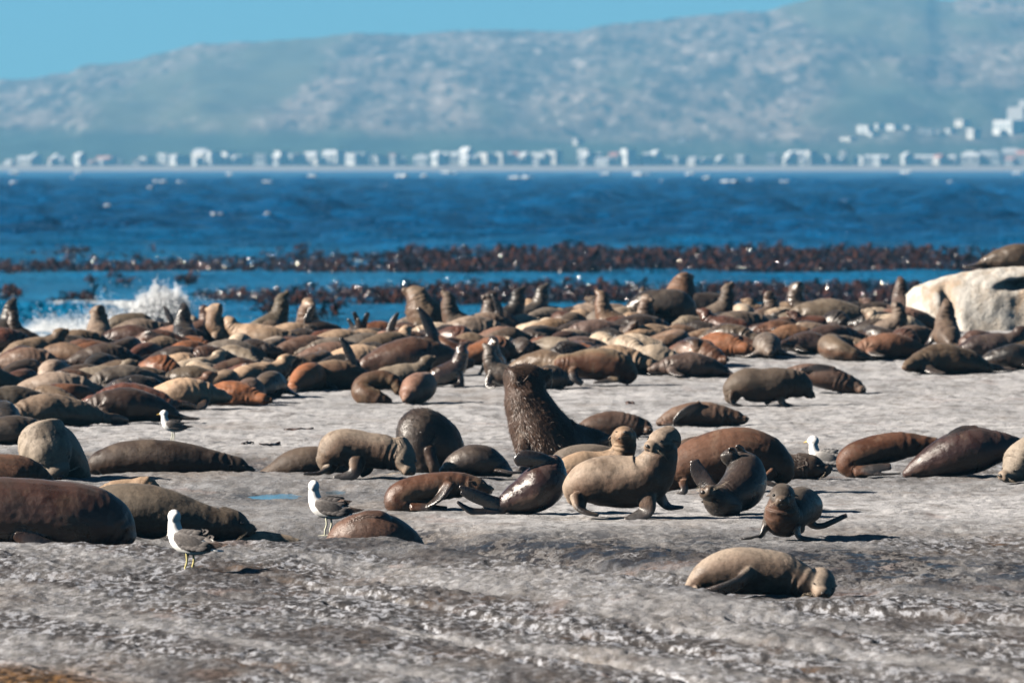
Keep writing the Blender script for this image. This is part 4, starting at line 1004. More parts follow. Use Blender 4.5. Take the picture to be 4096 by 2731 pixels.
GRP = 'seals packed together in the colony behind'
def cs(px, py, size, head, kind, colr, rust, wet, label, dz=0.0, tilt=0.0, d=None):
    d = d or d_of(py, px); x = (px-2048)/F*d
    o = bpy.data.objects.new('fur_seal', ARCH[kind]); col.objects.link(o)
    z = min(Hs(x, d), Hs(x, d+.4)+.02, Hs(x, d-.4)+.02)
    o.location = (x, d, z+dz)
    r = random.Random(int(px*7+py)); q = size/1.6*{'bull': .80, 'up': .86, 'turned': .90, 'turned_m': .90, 'look': .95}.get(kind, 1.0)
    o.scale = (q*r.uniform(.95, 1.05), q*r.uniform(.95, 1.08), q*r.uniform(.93, 1.07))
    o.rotation_euler = (r.uniform(-.10, .10), r.uniform(-.05, .05)+tilt, math.radians(head+r.uniform(-6, 6)))
    j = r.choice([.5, .65, .85, 1.0, 1.15, 1.3])*r.uniform(.9, 1.1)
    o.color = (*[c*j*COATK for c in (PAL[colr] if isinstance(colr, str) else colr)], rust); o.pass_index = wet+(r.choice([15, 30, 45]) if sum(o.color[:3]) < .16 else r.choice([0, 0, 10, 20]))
    tag(o, label+(' seal' if 'seal' not in label else ''), 'seal', GRP)
    return o
# px, py of the base, length m, heading (0 right, 90 away, 180 left, 270 to us), shape, coat, rust, wet, label
COLONY = [
 # left edge
 (8, 1402, 1.9, 60, 'up', 'black', .1, 20, 'black seal back cut off by the left edge, tallest against the surf'),
 (88, 1402, 1.5, 170, 'up', 'dark', .2, 20, 'small dark wet seal with raised head against the surf, near the left edge'),
 (22, 1412, 1.5, 10, 'prone', 'redbrown', .4, 10, 'red-brown seal back low against the surf at the left edge'),
 (150, 1448, 1.7, 15, 'look', 'tan', .3, 0, 'long tan seal with neck stretched up to the right, under the surf at left'),
 (12, 1602, 1.8, 200, 'up', (.13, .10, .075), .4, 0, 'tall brown-striped seal sitting up, cut off by the left edge'),
 (150, 1490, 1.5, 80, 'ball', 'dark', .2, 15, 'dark seal rump with a grey sheen, second cluster from the left edge'),
 (250, 1452, 1.4, 150, 'prone', (.16, .10, .065), .6, 0, 'light brown seal below the long tan seal with stretched neck'),
 (395, 1405, 1.7, 90, 'turned', 'greytan', .3, 0, 'grey-tan seal sitting with bowed head in front of the splash foam'),
 (515, 1372, 1.6, 185, 'hunch', (.17, .13, .09), .3, 0, 'hunched brown-grey seal directly left below the white splash'),
 (565, 1386, 1.7, 0, 'prone', 'greytan', .2, 0, 'long flat grey-tan seal lying just below the white splash'),
 (735, 1400, 1.7, 100, 'up', 'black', .1, 35, 'blue-black seal sitting upright in front of the splash right side'),
 (650, 1362, 1.4, 0, 'flip', 'dark', .2, 20, 'dark seal raising one pointed flipper in front of the splash'),
 (320, 1420, 1.6, 10, 'prone', 'tan', .5, 0, 'tan seal lying below the bowed grey-tan seal'),
 (385, 1450, 1.5, 15, 'side_m', 'rust', 1, 5, 'orange-brown seal arched on its side, left part of the colony'),
 (520, 1408, 1.6, 170, 'prone', 'redbrown', .5, 10, 'dark reddish seal lying between hunched seal and blue-black sitter'),
 (650, 1440, 1.5, 205, 'bent', 'tan', .3, 0, 'round tan seal with a dark flipper, below the blue-black sitter'),
 (700, 1398, 1.6, 180, 'prone', 'pink', .5, 0, 'pinkish seal lying at the foot of the blue-black sitter'),
 (770, 1460, 1.5, 30, 'side_m', 'rust', 1, 5, 'orange-bellied seal on its side, lower right of the blue-black sitter'),
 (480, 1550, 1.75, 8, 'bent', (.13, .09, .062), .6, 0, 'big brown seal with grey head stretched right, left part of the colony'),
 (425, 1480, 1.6, 5, 'prone', (.10, .062, .046), .4, 5, 'dark brown flat seal behind the big brown grey-headed seal'),
 (225, 1545, 1.6, 250, 'ball', 'greytan', .1, 0, 'pale grey round rump behind the long grey-tan sleeper at left'),
 (120, 1495, 1.5, 0, 'prone', (.14, .085, .06), .4, 0, 'thin brown seal behind the grey rump near the left edge'),
 (105, 1545, 1.5, 30, 'ball', 'dark', .2, 10, 'dark seal lump beside the grey rump near the left edge'),
 (490, 1580, 1.65, 192, 'prone', 'grey', .1, 0, 'grey seal sleeping head to the left, just above the red-brown pair'),
 (590, 1565, 1.6, 25, 'side_m', 'tan', .8, 0, 'golden-tan seal on its side with neck stretched up, left-centre front'),
 (235, 1608, 1.75, 2, 'prone', 'greytan', .2, 0, 'long grey-tan sleeper, head to the right, second row at left'),
 (90, 1575, 1.5, 60, 'ball', 'redbrown', .5, 5, 'reddish dark seal squeezed left of the long grey-tan sleeper'),
 (40, 1668, 1.7, 185, 'prone', (.12, .095, .07), .3, 0, 'olive-grey seal at the left edge in the front row of the colony'),
 (195, 1700, 1.85, 192, 'side', (.25, .18, .13), .9, 5, 'pale-headed seal with pinkish belly, front row left, head to the left'),
 (510, 1648, 1.7, 172, 'side', 'redbrown', .9, 15, 'red-brown seal with crossed flippers behind the wrinkled dark one'),
 (490, 1690, 1.8, 183, 'prone', (.075, .045, .034), .3, 15, 'dark wrinkled seal with head to the left, just behind the far gull'),
 (745, 1640, 1.7, 3, 'prone', 'tan', .3, 0, 'smooth tan seal at the right end of the front-left row'),
 (760, 1565, 1.5, 170, 'prone', (.20, .145, .095), .4, 0, 'tan-brown seal with dark flipper above the smooth tan seal'),
 (800, 1515, 1.5, 25, 'look', 'pale', .2, 0, 'cream seal with dark face raised, left-centre of the colony'),
 (720, 1485, 1.5, 10, 'prone', 'dark', .2, 10, 'dark flat seal left of the cream dark-faced seal'),
 (10, 1722, 1.5, 100, 'ball', 'black', .2, 25, 'black seal with shiny flipper at the left edge, front row'),
 (60, 1782, 1.6, 10, 'prone', (.11, .08, .06), .3, 0, 'grey-brown seal lying right behind the grooming seal'),
 # left of centre
 (800, 1345, 1.6, 45, 'turned', (.10, .05, .035), .4, 10, 'rusty dark seal sitting right of the splash'),
 (885, 1395, 1.75, 200, 'turned_m', 'tan', .3, 0, 'tan seal sitting upright, first tall one right of the splash'),
 (842, 1368, 1.5, 180, 'look', 'pale', .2, 0, 'pale seal head facing left beside the rusty dark sitter'),
 (1010, 1392, 1.7, 170, 'look', 'tan', .3, 0, 'pale tan seal craning left, just left of the tall grey sitter'),
 (1082, 1360, 2.0, 20, 'up', (.20, .165, .12), .3, 0, 'tall grey-tan seal sitting nose-up against the blue water, left of centre'),
 (945, 1378, 1.5, 160, 'prone', 'grey', .2, 0, 'grey seal lying between two tan sitters right of the splash'),
 (1088, 1368, 1.5, 265, 'ball', (.17, .12, .085), .3, 0, 'round brown seal at the foot of the tall grey-tan sitter'),
 (1240, 1368, 1.85, 250, 'turned', 'tan', .5, 5, 'upright tan seal with dark right side, against the water left of centre'),
 (1270, 1375, 1.5, 200, 'flip', 'dark', .2, 10, 'dark seal lifting a thin flipper before the upright tan seal'),
 (1180, 1380, 1.6, 5, 'prone', 'tan', .4, 0, 'tan seal lying between the two upright seals left of centre'),
 (960, 1422, 1.45, 250, 'ball', 'pale', .3, 0, 'pale round seal below the pale tan craning seal'),
 (912, 1445, 1.5, 170, 'prone', 'grey', .3, 0, 'grey-brown flat seal left of the pale round one'),
 (925, 1468, 1.5, 160, 'bent', 'pale', .2, 0, 'cream seal above the large chocolate seal'),
 (1055, 1432, 1.5, 200, 'curl', 'grey', .2, 0, 'grey curled seal below the pale tan craning seal'),
 (1088, 1408, 1.65, 0, 'prone', 'tan', .5, 0, 'long light tan seal below the tall grey-tan sitter'),
 (1160, 1428, 1.5, 170, 'back', 'rust', 1, 5, 'bright orange-bellied seal on its back, left of centre'),
 (1215, 1405, 1.5, 15, 'bent_m', 'dark', .3, 15, 'dark seal above the bright orange belly'),
 (1240, 1440, 1.6, 10, 'prone', (.17, .095, .065), .6, 0, 'reddish-brown seal right of the bright orange belly'),
 (1370, 1428, 1.7, 12, 'prone', 'tan', .3, 0, 'long tan seal lying right of the reddish-brown one'),
 (970, 1540, 1.7, 18, 'bent_m', 'brown', .8, 0, 'large chocolate seal with rusty chest, left of centre'),
 (1050, 1558, 1.7, 32, 'look', 'tan', .4, 0, 'tan seal propped over its neighbour, head raised right, left-centre front'),
 (1085, 1592, 1.5, 75, 'prone', (.21, .14, .09), .7, 0, 'tan seal with pink rump towards us, front edge left of centre'),
 (850, 1580, 1.5, 190, 'curl', 'tan', .6, 0, 'pale tan curled seal behind the rusty one with folded flipper'),
 (935, 1625, 1.5, 345, 'side_m', 'rust', 1, 5, 'rusty seal with folded flipper at the colony front edge, left of centre'),
 (1000, 1615, 1.4, 80, 'ball', (.13, .08, .06), .5, 0, 'brown round rump at the colony front edge, left of centre'),
 (1240, 1562, 1.6, 62, 'prone', 'rust', .6, 5, 'russet seal facing away at the front edge, left of the flipper-raising seal'),
 (1345, 1558, 1.75, 4, 'flip', 'tan', .5, 0, 'big tan seal at the front edge raising one black flipper'),
 (1325, 1442, 1.5, 190, 'prone', 'grey', .2, 0, 'grey flat seal above the pinkish-tan one, left of centre'),
 (1340, 1465, 1.5, 5, 'prone', 'pink', .3, 0, 'pinkish-tan seal just above the black raised flipper'),
 (1445, 1475, 1.6, 5, 'prone', 'tan', .4, 0, 'slim tan seal right of the black raised flipper'),
 (1230, 1488, 1.5, 200, 'curl', (.12, .075, .052), .6, 5, 'dark brown curled seal above the russet seal'),
 (1432, 1382, 1.5, 95, 'fan', (.12, .075, .055), .4, 5, 'brown seal holding both hind flippers up, left of the pale bull'),
 (1480, 1385, 1.4, 60, 'fan', 'dark', .2, 10, 'dark seal with hind flippers up next to the brown one, left of the pale bull'),
 # centre
 (1715, 1352, 2.0, 178, 'bull', 'tan', .4, 0, 'massive pale bull with head high facing left, centre back row'),
 (1650, 1345, 1.5, 5, 'up', 'greytan', .2, 0, 'small grey-tan seal touching noses with the massive pale bull'),
 (1840, 1362, 1.9, 175, 'up', 'greytan', .3, 0, 'grey-tan seal sitting nose-up, first one right of the pale bull'),
 (1950, 1348, 1.6, 10, 'flip', 'greytan', .3, 0, 'grey seal spreading a broad flipper right of the nose-up sitter'),
 (1985, 1335, 1.7, 160, 'turned', 'dark', .3, 15, 'dark seal sitting against the kelp, second right of the pale bull'),
 (2025, 1330, 1.8, 20, 'up', 'black', .1, 30, 'black shiny seal sitting beside the dark one, centre back row'),
 (2125, 1318, 1.9, 40, 'up', (.10, .085, .07), .3, 35, 'wet grey seal with bright glints, nose up, centre back row'),
 (1665, 1502, 2.3, 14, 'flip', (.105, .062, .045), .4, 5, 'very large dark brown seal behind the wet sitting one, flipper raised'),
 (1570, 1448, 1.7, 15, 'prone', (.19, .135, .09), .4, 0, 'tan seal lying behind the very large dark brown seal'),
 (1800, 1548, 1.5, 8, 'up', (.085, .05, .04), .5, 60, 'wet maroon seal sitting up with nose raised, centre front of the colony'),
 (1978, 1500, 1.35, 250, 'turned', (.05, .035, .03), .2, 70, 'glossy wet seal facing us just right of the maroon sitter'),
 (2005, 1552, 1.5, 165, 'up', (.085, .068, .056), .2, 20, 'dark grey seal sitting behind the huge furry bull'),
 (2195, 1556, 1.3, 10, 'ball', (.06, .048, .04), .2, 15, 'dark grey seal lump at the right of the huge bull head'),
 (2185, 1512, 1.75, 325, 'bent_m', 'tan', .6, 0, 'golden-tan seal sloping down behind the huge bull head'),
 (1620, 1548, 1.5, 10, 'look', 'pale', .3, 0, 'cream-headed seal peering right over the ring-curled seal'),
 (1740, 1378, 1.5, 190, 'prone', 'pale', .2, 0, 'cream seal lying at the foot of the massive pale bull'),
 (1900, 1378, 1.7, 0, 'prone', 'greytan', .2, 0, 'long grey-tan seal in front of the nose-up sitter, centre'),
 (2005, 1398, 1.5, 170, 'side', 'pink', .8, 0, 'pink-bellied seal on its side above the glossy wet seal'),
 (2040, 1400, 1.4, 20, 'bent', (.13, .09, .065), .3, 0, 'brown seal with bent neck above the glossy wet seal'),
 (1450, 1408, 1.5, 175, 'prone', 'tan', .4, 0, 'light tan seal below the brown seal with hind flippers up'),
 (1540, 1408, 1.5, 5, 'bent', 'pink', .4, 0, 'pinkish seal lying left below the massive pale bull'),
 (1610, 1412, 1.5, 185, 'flip_m', 'pink', .5, 0, 'pink-tan seal raising a brown flipper below the massive pale bull'),
 (1475, 1432, 1.6, 5, 'prone', 'grey', .2, 0, 'grey seal lying left above the tan seal of the very large brown one'),
 (2455, 1272, 1.7, 180, 'look', 'greytan', .3, 0, 'wrinkle-necked grey seal facing left, highest of the centre heap'),
 (2360, 1278, 1.7, 190, 'prone', 'greytan', .2, 0, 'arched grey-tan seal left of the wrinkle-necked one'),
 (2200, 1302, 1.6, 180, 'look', 'tan', .3, 0, 'tan seal with muzzle to the left beside the glinting grey seal'),
 (2190, 1325, 1.6, 200, 'bent', 'grey', .2, 0, 'grey seal resting below the tan left-facing muzzle'),
 (2130, 1355, 1.5, 190, 'curl', 'pale', .3, 0, 'pale curled seal with dark striped flippers, centre'),
 (2290, 1348, 1.6, 250, 'ball_m', 'greytan', .4, 0, 'grey-brown seal with dark face patch, middle of the centre heap'),
 (2300, 1292, 1.5, 10, 'prone', 'dark', .2, 10, 'dark seal beneath the arched grey-tan one'),
 (2450, 1350, 1.8, 165, 'up', (.25, .165, .11), .6, 0, 'pinkish seal with long neck straight up, centre heap'),
 (2385, 1328, 1.4, 100, 'fan', 'grey', .2, 5, 'grey seal showing ribbed hind flippers left of the long-necked pinkish seal'),
 (2490, 1322, 1.6, 20, 'ball', 'pale', .3, 0, 'cream seal body right of the long-necked pinkish seal'),
 (2640, 1318, 2.0, 178, 'hunch', (.075, .058, .047), .2, 20, 'big blue-black arched seal with pale throat, right of the centre heap'),
 (2575, 1328, 1.5, 280, 'turned', 'greytan', .2, 0, 'grey seal hanging its head under the blue-black arched seal'),
 (2535, 1335, 1.4, 200, 'ball', 'tan', .4, 0, 'light tan round seal before the head-hanging grey seal'),
 (2705, 1290, 2.0, 60, 'bull', (.16, .085, .05), .6, 5, 'orange-brown bull sitting with its dark side to the right, back row'),
 (2580, 1270, 1.5, 95, 'up', 'dark', .2, 0, 'dark seal nose showing above the blue-black arched seal'),
 (2225, 1362, 1.5, 5, 'prone', (.24, .155, .095), .6, 0, 'orange-tan seal lying above the pale pair, centre'),
 (2215, 1438, 1.6, 332, 'side_m', 'pale', .4, 0, 'cream seal on its side sloping down right, above the golden-tan seal'),
 (2290, 1390, 1.4, 200, 'ball', 'greytan', .2, 0, 'pale grey head and shoulder between orange-tan and mauve seals'),
 (2330, 1432, 1.5, 5, 'prone', (.14, .092, .08), .3, 0, 'mauve-brown flat seal, centre of the colony'),
 (2380, 1378, 1.6, 180, 'prone', (.15, .10, .085), .3, 5, 'mauve-brown seal below the ribbed hind flippers'),
 (2405, 1415, 1.5, 300, 'bent', 'pale', .2, 0, 'cream seal sloping towards us between the two mauve-brown seals and the pale belly'),
 (2500, 1428, 1.5, 300, 'prone', 'pale', .2, 0, 'creamy seal belly right of the centre, above the rusty-bellied seal'),
 (2480, 1355, 1.5, 10, 'prone', 'redbrown', .5, 15, 'dark red seal at the foot of the long-necked pinkish seal'),
 (2570, 1358, 1.7, 0, 'prone', 'dark', .2, 20, 'dark glossy seal stretched under the blue-black arched seal'),
 (2620, 1382, 1.6, 20, 'side_m', 'tan', 1, 0, 'orange-tan seal on its side above the big cream seal'),
 (2655, 1408, 1.5, 200, 'curl', (.16, .10, .065), .5, 0, 'brown curled seal just above the big cream seal'),
 (2620, 1498, 1.75, 342, 'bent', 'pale', .5, 0, 'big cream seal with grey shadowed side, right of the rusty belly'),
 (2470, 1500, 1.7, 345, 'prone', 'tan', .5, 0, 'tan seal lying behind the rusty-bellied front seal'),
 (2750, 1508, 1.5, 182, 'prone', (.10, .065, .052), .3, 10, 'small dark brown seal with pale muzzle left, front edge right of centre'),
 # right of centre
 (2840, 1280, 1.7, 10, 'hunch', 'dark', .2, 10, 'dark arched seal with pale head bent right, back row right of centre'),
 (2870, 1312, 1.8, 8, 'up', 'greytan', .2, 0, 'grey-tan seal with swan-like neck, back row right of centre'),
 (2760, 1318, 1.6, 180, 'prone', 'grey', .2, 0, 'grey seal back joining the swan-necked seal'),
 (2970, 1302, 1.5, 275, 'prone', 'pale', .2, 0, 'pale seal with lowered head facing us, right of the swan-necked seal'),
 (3070, 1288, 1.5, 180, 'look', 'tan', .3, 5, 'tan seal facing left, one place right of the lowered pale head'),
 (3215, 1248, 1.8, 170, 'turned_m', (.16, .12, .085), .3, 10, 'brown seal craning up left above the dark row, right of centre'),
 (3175, 1292, 1.6, 5, 'prone', 'tan', .4, 0, 'light tan flat seal below the craning brown seal'),
 (3240, 1278, 1.6, 10, 'prone', 'dark', .2, 15, 'dark seal lying just right of the light tan flat one'),
 (3330, 1262, 1.6, 170, 'prone', 'black', .2, 25, 'black wet seal in the dark row, left one'),
 (3420, 1258, 1.6, 10, 'bent', 'black', .2, 25, 'black wet seal in the dark row, middle one'),
 (3490, 1262, 1.6, 190, 'prone', 'dark', .2, 20, 'dark wet seal in the dark row, nearest the boulder'),
 (3300, 1325, 2.15, 181, 'prone', (.21, .165, .12), .8, 0, 'very long grey-tan seal with rusty hindquarters, right back rows'),
 (3065, 1312, 1.6, 60, 'turned', (.105, .07, .05), .3, 5, 'dark brown seal looking away left of the very long seal'),
 (2760, 1342, 1.4, 190, 'ball', 'pale', .2, 0, 'cream round seal left end of the long grey pair'),
 (2960, 1352, 1.9, 2, 'prone', 'greytan', .2, 0, 'long pale grey seal above the tan-brown sloping one'),
 (2920, 1398, 1.7, 332, 'prone', (.185, .13, .085), .5, 0, 'tan-brown seal sloping down right, right of centre'),
 (2790, 1465, 1.8, 318, 'back', (.20, .10, .05), 1, 5, 'bright rusty seal on its back, dark flipper on its belly'),
 (2880, 1428, 1.6, 330, 'side_m', 'rust', 1, 5, 'rust-coloured seal behind the bright rusty one'),
 (3070, 1430, 1.6, 275, 'prone', (.15, .12, .10), .2, 0, 'grey-mauve seal lying nose towards us at the front edge'),
 (3175, 1385, 1.5, 5, 'side_m', (.22, .11, .055), 1, 0, 'orange seal flank above the shadowed front edge'),
 (3230, 1415, 1.5, 185, 'bent', (.085, .052, .045), .4, 10, 'dark pinkish seal in shadow at the front edge, right of centre'),
 (3330, 1398, 1.7, 20, 'prone', (.09, .045, .032), .5, 10, 'dark maroon seal behind the C-curled one'),
 (3395, 1438, 1.75, 0, 'curl', (.165, .115, .075), .6, 5, 'brown seal curled in a C, front edge below the dark row'),
 (3545, 1440, 1.6, 182, 'prone', 'brown', .3, 0, 'plain brown seal left of the large tan sleeper by the boulder'),
 (3545, 1282, 1.5, 180, 'look', (.15, .095, .08), .3, 0, 'mauve seal with raised muzzle left of the boulder'),
 (3612, 1248, 1.8, 95, 'up', (.085, .052, .04), .3, 10, 'dark brown seal sitting nose-up against the water left of the boulder'),
 (3565, 1365, 1.6, 0, 'turned', 'greytan', .3, 0, 'grey-tan seal with bowed head beside the boulder'),
 (3600, 1332, 1.6, 180, 'prone', 'pink', .4, 0, 'pinkish seal behind the bowed grey-tan one'),
 (3610, 1290, 1.5, 200, 'ball', (.12, .085, .06), .3, 0, 'brown seal hump touching the left side of the boulder'),
 (3655, 1388, 1.4, 10, 'prone', (.10, .065, .05), .3, 0, 'dark brown seal at the foot of the boulder, left'),
 (3782, 1402, 1.9, 92, 'up', (.105, .072, .052), .3, 5, 'cone-shaped brown seal sitting nose-up before the boulder groove'),
 (3765, 1492, 2.0, 186, 'bent', (.20, .135, .085), .6, 0, 'large tan sleeper lying in front of the boulder'),
 (3985, 1432, 1.8, 10, 'look', (.068, .043, .040), .3, 15, 'purple-black seal facing right in front of the boulder'),
 (3915, 1412, 1.5, 200, 'ball', (.085, .045, .034), .4, 10, 'dark reddish seal lump before the boulder'),
 (4060, 1482, 1.7, 10, 'bent', 'black', .2, 45, 'black glossy seal in shade at the right edge below the boulder'),
 (4085, 1432, 1.4, 190, 'prone', 'tan', .4, 0, 'small tan seal at the right edge under the boulder'),
]
for row in COLONY: cs(*row[:9])
bz = CZ-(1074-HY)/F*151.2
o = cs(4085, 1400, 1.75, 2, 'prone', (.16, .115, .08), .3, 0, 'brown seal asleep on top of the white boulder')
bpy.context.view_layer.update()
bx = (4085-2048)/F*151.8
hit = BOULDER.ray_cast(Vector((bx, 151.8, 10)), Vector((0, 0, -1)))
o.location = (bx, 151.8, hit[1].z-.04 if hit[0] else bz)

# seals half seen between the others; extra dark ones added to deepen the shaded gaps
FRONT_LINE = [(0, 1670), (700, 1620), (900, 1590), (1100, 1560), (1400, 1520), (1700, 1470), (2000, 1470), (2250, 1480), (2700, 1460), (2900, 1425), (3200, 1395), (3500, 1405), (3650, 1410)]
BACK_LINE = [(0, 1400), (800, 1378), (1400, 1365), (2000, 1325), (2600, 1285), (3650, 1262)]
rf = random.Random(12); spots = [(r_[0], r_[1]) for r_ in COLONY]; nfill = 0; tries = 0; FILL = []
while nfill < 92 and tries < 8000:
    tries += 1; px = rf.uniform(0, 3640)
    lo = np.interp(px, [p[0] for p in BACK_LINE], [p[1] for p in BACK_LINE]); hi = np.interp(px, [p[0] for p in FRONT_LINE], [p[1] for p in FRONT_LINE])
    py = rf.uniform(lo, hi)
    if min(((px-a)/50)**2+((py-b)/12)**2 for a, b in spots) < 1: continue
    spots.append((px, py)); nfill += 1
    kind = rf.choice(['prone', 'bent', 'bent_m', 'side', 'side_m', 'ball', 'ball_m', 'curl', 'curl_m', 'look', 'back'])
    tone = rf.choice(['dark', 'dark', 'dark', 'redbrown', 'redbrown', 'brown', 'brown', 'rust', 'black', 'black', 'tan', 'pale'])
    word = dict(dark='dark', redbrown='red-brown', brown='brown', rust='rust-coloured', black='black', tan='tan', pale='cream')[tone]
    where = 'left' if px < 900 else 'left of centre' if px < 1600 else 'centre' if px < 2400 else 'right of centre' if px < 3050 else 'right'
    FILL.append((px, word, where, cs(px, py, rf.uniform(1.25, 1.6), rf.choice([0, 10, 20, 160, 180, 195, 300, 330, 60]), kind, tone, .5, rf.choice([0, 5, 15]), 'seal')))
ORDN = 'first second third fourth fifth sixth seventh eighth ninth tenth'.split()
for key in sorted({(f[1], f[2]) for f in FILL}):
    same = sorted([f for f in FILL if (f[1], f[2]) == key], key=lambda f: f[0])
    for i, f in enumerate(same):
        which = '' if len(same) == 1 else ', %s such from the left' % ORDN[i]
        f[3]['label'] = '%s seal half hidden in the packed colony, %s%s' % (key[0], key[1], which)
# ------------------------------------------------------------------ houses on the far shore
M_WALLS = [simple_mat('white_render', (.38, .375, .355), .8), simple_mat('cream_render', (.31, .29, .26), .8), simple_mat('grey_render', (.18, .175, .17), .8)]
M_ROOFS = [simple_mat('white_roof', (.38, .38, .38), .7), simple_mat('grey_roof', (.26, .26, .27), .8), simple_mat('tile_roof', (.30, .14, .10), .8)]
M_GLASS = simple_mat('window_glass', (.05, .07, .09), .1, .6)
rh = random.Random(5)
def house(px, py, wpx, hpx, wall, roof, label, group, gable=True, depth=9.0, name='house', windows=2):
    """px, py: middle of the base in the photograph; wpx, hpx: size in its pixels"""
    d = D0+70+(660-py)*9.0 if py < 650 else D0+62+random.uniform(0, 25)
    if py < 600: # up on the slope: walk out until the ground meets the line of sight
        for d in np.arange(D0+70, D1, 10):
            if HY+(CZ-hill_z(px, d))/d*F <= py: break
    k = d/F; w = wpx*k; h = hpx*k
    x = (px-2048)*k; z = CZ-(py-HY)*k
    zg = float(hill_z(px, d)); z = max(z, zg)
    root = empty(name, (x, d, z))
    root.rotation_euler = (0, 0, -rh.uniform(.1, 1.2)); w *= 1.0; h *= .95*rh.uniform(.8, 1.1)
    hw = h*(.72 if gable else .92)
    def box(nm, x0, x1, y0, y1, z0, z1, m):
        vs = [(a, b, c) for c in (z0, z1) for b in (y0, y1) for a in (x0, x1)]
        fs = [(0, 2, 3, 1), (4, 5, 7, 6), (0, 1, 5, 4), (2, 6, 7, 3), (0, 4, 6, 2), (1, 3, 7, 5)]
        return new_obj(nm, vs, fs, m, root, smooth=False)
    wl = box('wall', -w/2, w/2, 0, depth, -3, hw, wall)
    if gable:
        e = .4
        vs = [(-w/2-e, -e, hw), (w/2+e, -e, hw), (w/2+e, depth+e, hw), (-w/2-e, depth+e, hw), (-w/2-e, depth/2, h), (w/2+e, depth/2, h)]
        new_obj('roof', vs, [(0, 1, 5, 4), (2, 3, 4, 5), (0, 4, 3), (1, 2, 5), (0, 3, 2, 1)], roof, root, smooth=False)
    else:
        box('roof', -w/2-.3, w/2+.3, -.3, depth+.3, hw+.003, h, roof)
    for i in range(windows):
        cx = -w/2+w*(i+.5)/windows; ww = min(1.1, w/windows*.3)
        box('window', cx-ww, cx+ww, -.08, -.004, hw*.35, hw*.75, M_GLASS)
    tag(root, label, 'house' if name == 'house' else 'building', group)
    return root
ORD = 'first second third fourth fifth sixth seventh eighth ninth tenth eleventh twelfth thirteenth fourteenth fifteenth sixteenth seventeenth eighteenth nineteenth twentieth twenty-first twenty-second twenty-third twenty-fourth twenty-fifth twenty-sixth twenty-seventh twenty-eighth twenty-ninth thirtieth thirty-first thirty-second thirty-third thirty-fourth thirty-fifth thirty-sixth'.split()
def row(spec, where, group, py0=661):
    a_, b_ = min(p[0] for p in spec), max(p[0] for p in spec)
    spec = spec+[(rh.uniform(a_, b_), rh.uniform(22, 46), rh.uniform(26, 50), rh.choice([0, 1, 1, 2])) for _ in range(max(4, int((b_-a_)/75)))]
    for i, (px, w, h, tone) in enumerate(sorted(spec)):
        label = '%s %s house, %s from the left %s' % (('tall' if h > w*1.15 else 'low wide' if w > h*1.4 else 'small' if w < 34 else 'square'), ('white', 'cream', 'grey')[tone], ORD[i], where)
        house(px, py0-rh.uniform(0, 5), w, h, M_WALLS[tone], M_ROOFS[rh.choice([0, 0, 1, 2]) if tone else 0], label, group, gable=rh.random() < .5, windows=2 if w > 25 else 1)
row([(30, 36, 26, 1), (95, 60, 34, 1), (125, 34, 46, 0), (205, 40, 30, 1), (235, 34, 34, 1), (290, 30, 20, 2), (360, 46, 24, 2), (410, 60, 34, 1), (470, 24, 26, 1)], 'in the far left shore cluster', 'pale beach houses at the far left of the bay')
row([(545, 30, 20, 1), (570, 34, 34, 1), (648, 40, 46, 0), (690, 40, 44, 0), (720, 34, 42, 0), (775, 24, 36, 0), (790, 70, 62, 1), (835, 40, 56, 0), (860, 34, 36, 1), (897, 32, 54, 0), (928, 28, 34, 0), (960, 26, 28, 0), (972, 20, 40, 0), (1040, 44, 54, 0), (1110, 44, 60, 0), (1150, 42, 50, 0), (1185, 34, 46, 1), (1235, 56, 50, 1), (1310, 46, 54, 0), (1340, 32, 58, 0), (1400, 46, 52, 0), (1440, 40, 56, 0)], 'in the bright left-centre shore row', 'white beach houses along the left-centre shore')
row([(1490, 40, 40, 1), (1540, 50, 36, 1), (1570, 24, 48, 2), (1600, 30, 30, 1), (1680, 52, 44, 0), (1735, 40, 56, 0), (1768, 30, 60, 1), (1815, 30, 52, 1), (1850, 48, 66, 0), (1885, 40, 46, 1), (1930, 70, 50, 1), (1985, 60, 52, 1), (2020, 46, 58, 0), (2050, 40, 46, 1), (2085, 30, 56, 1), (2150, 60, 56, 0), (2200, 60, 60, 1), (2225, 32, 42, 1)], 'in the dense middle shore row', 'houses along the middle of the far shore')
row([(2330, 44, 64, 0), (2350, 34, 44, 0), (2405, 54, 26, 0), (2495, 56, 62, 0), (2570, 30, 44, 0), (2608, 32, 58, 0), (2660, 40, 40, 2), (2700, 40, 34, 2), (2820, 40, 34, 0), (2870, 26, 32, 0), (2960, 36, 36, 2)], 'in the sparse right-centre shore row', 'scattered white houses on the right-centre shore')
row([(3085, 36, 44, 2), (3145, 36, 60, 0), (3190, 60, 50, 1), (3230, 30, 66, 1), (3160, 80, 26, 1), (3290, 60, 44, 1), (3370, 26, 56, 1), (3430, 70, 34, 0), (3490, 60, 40, 0), (3610, 36, 48, 0), (3690, 90, 36, 0), (3740, 60, 46, 1), (3805, 24, 36, 1), (3880, 70, 56, 1), (3900, 24, 44, 0), (3950, 70, 60, 1), (4010, 24, 42, 0), (4040, 60, 62, 1), (4085, 40, 62, 1)], 'in the built-up shore at far right', 'buildings on the built-up shore at the far right')
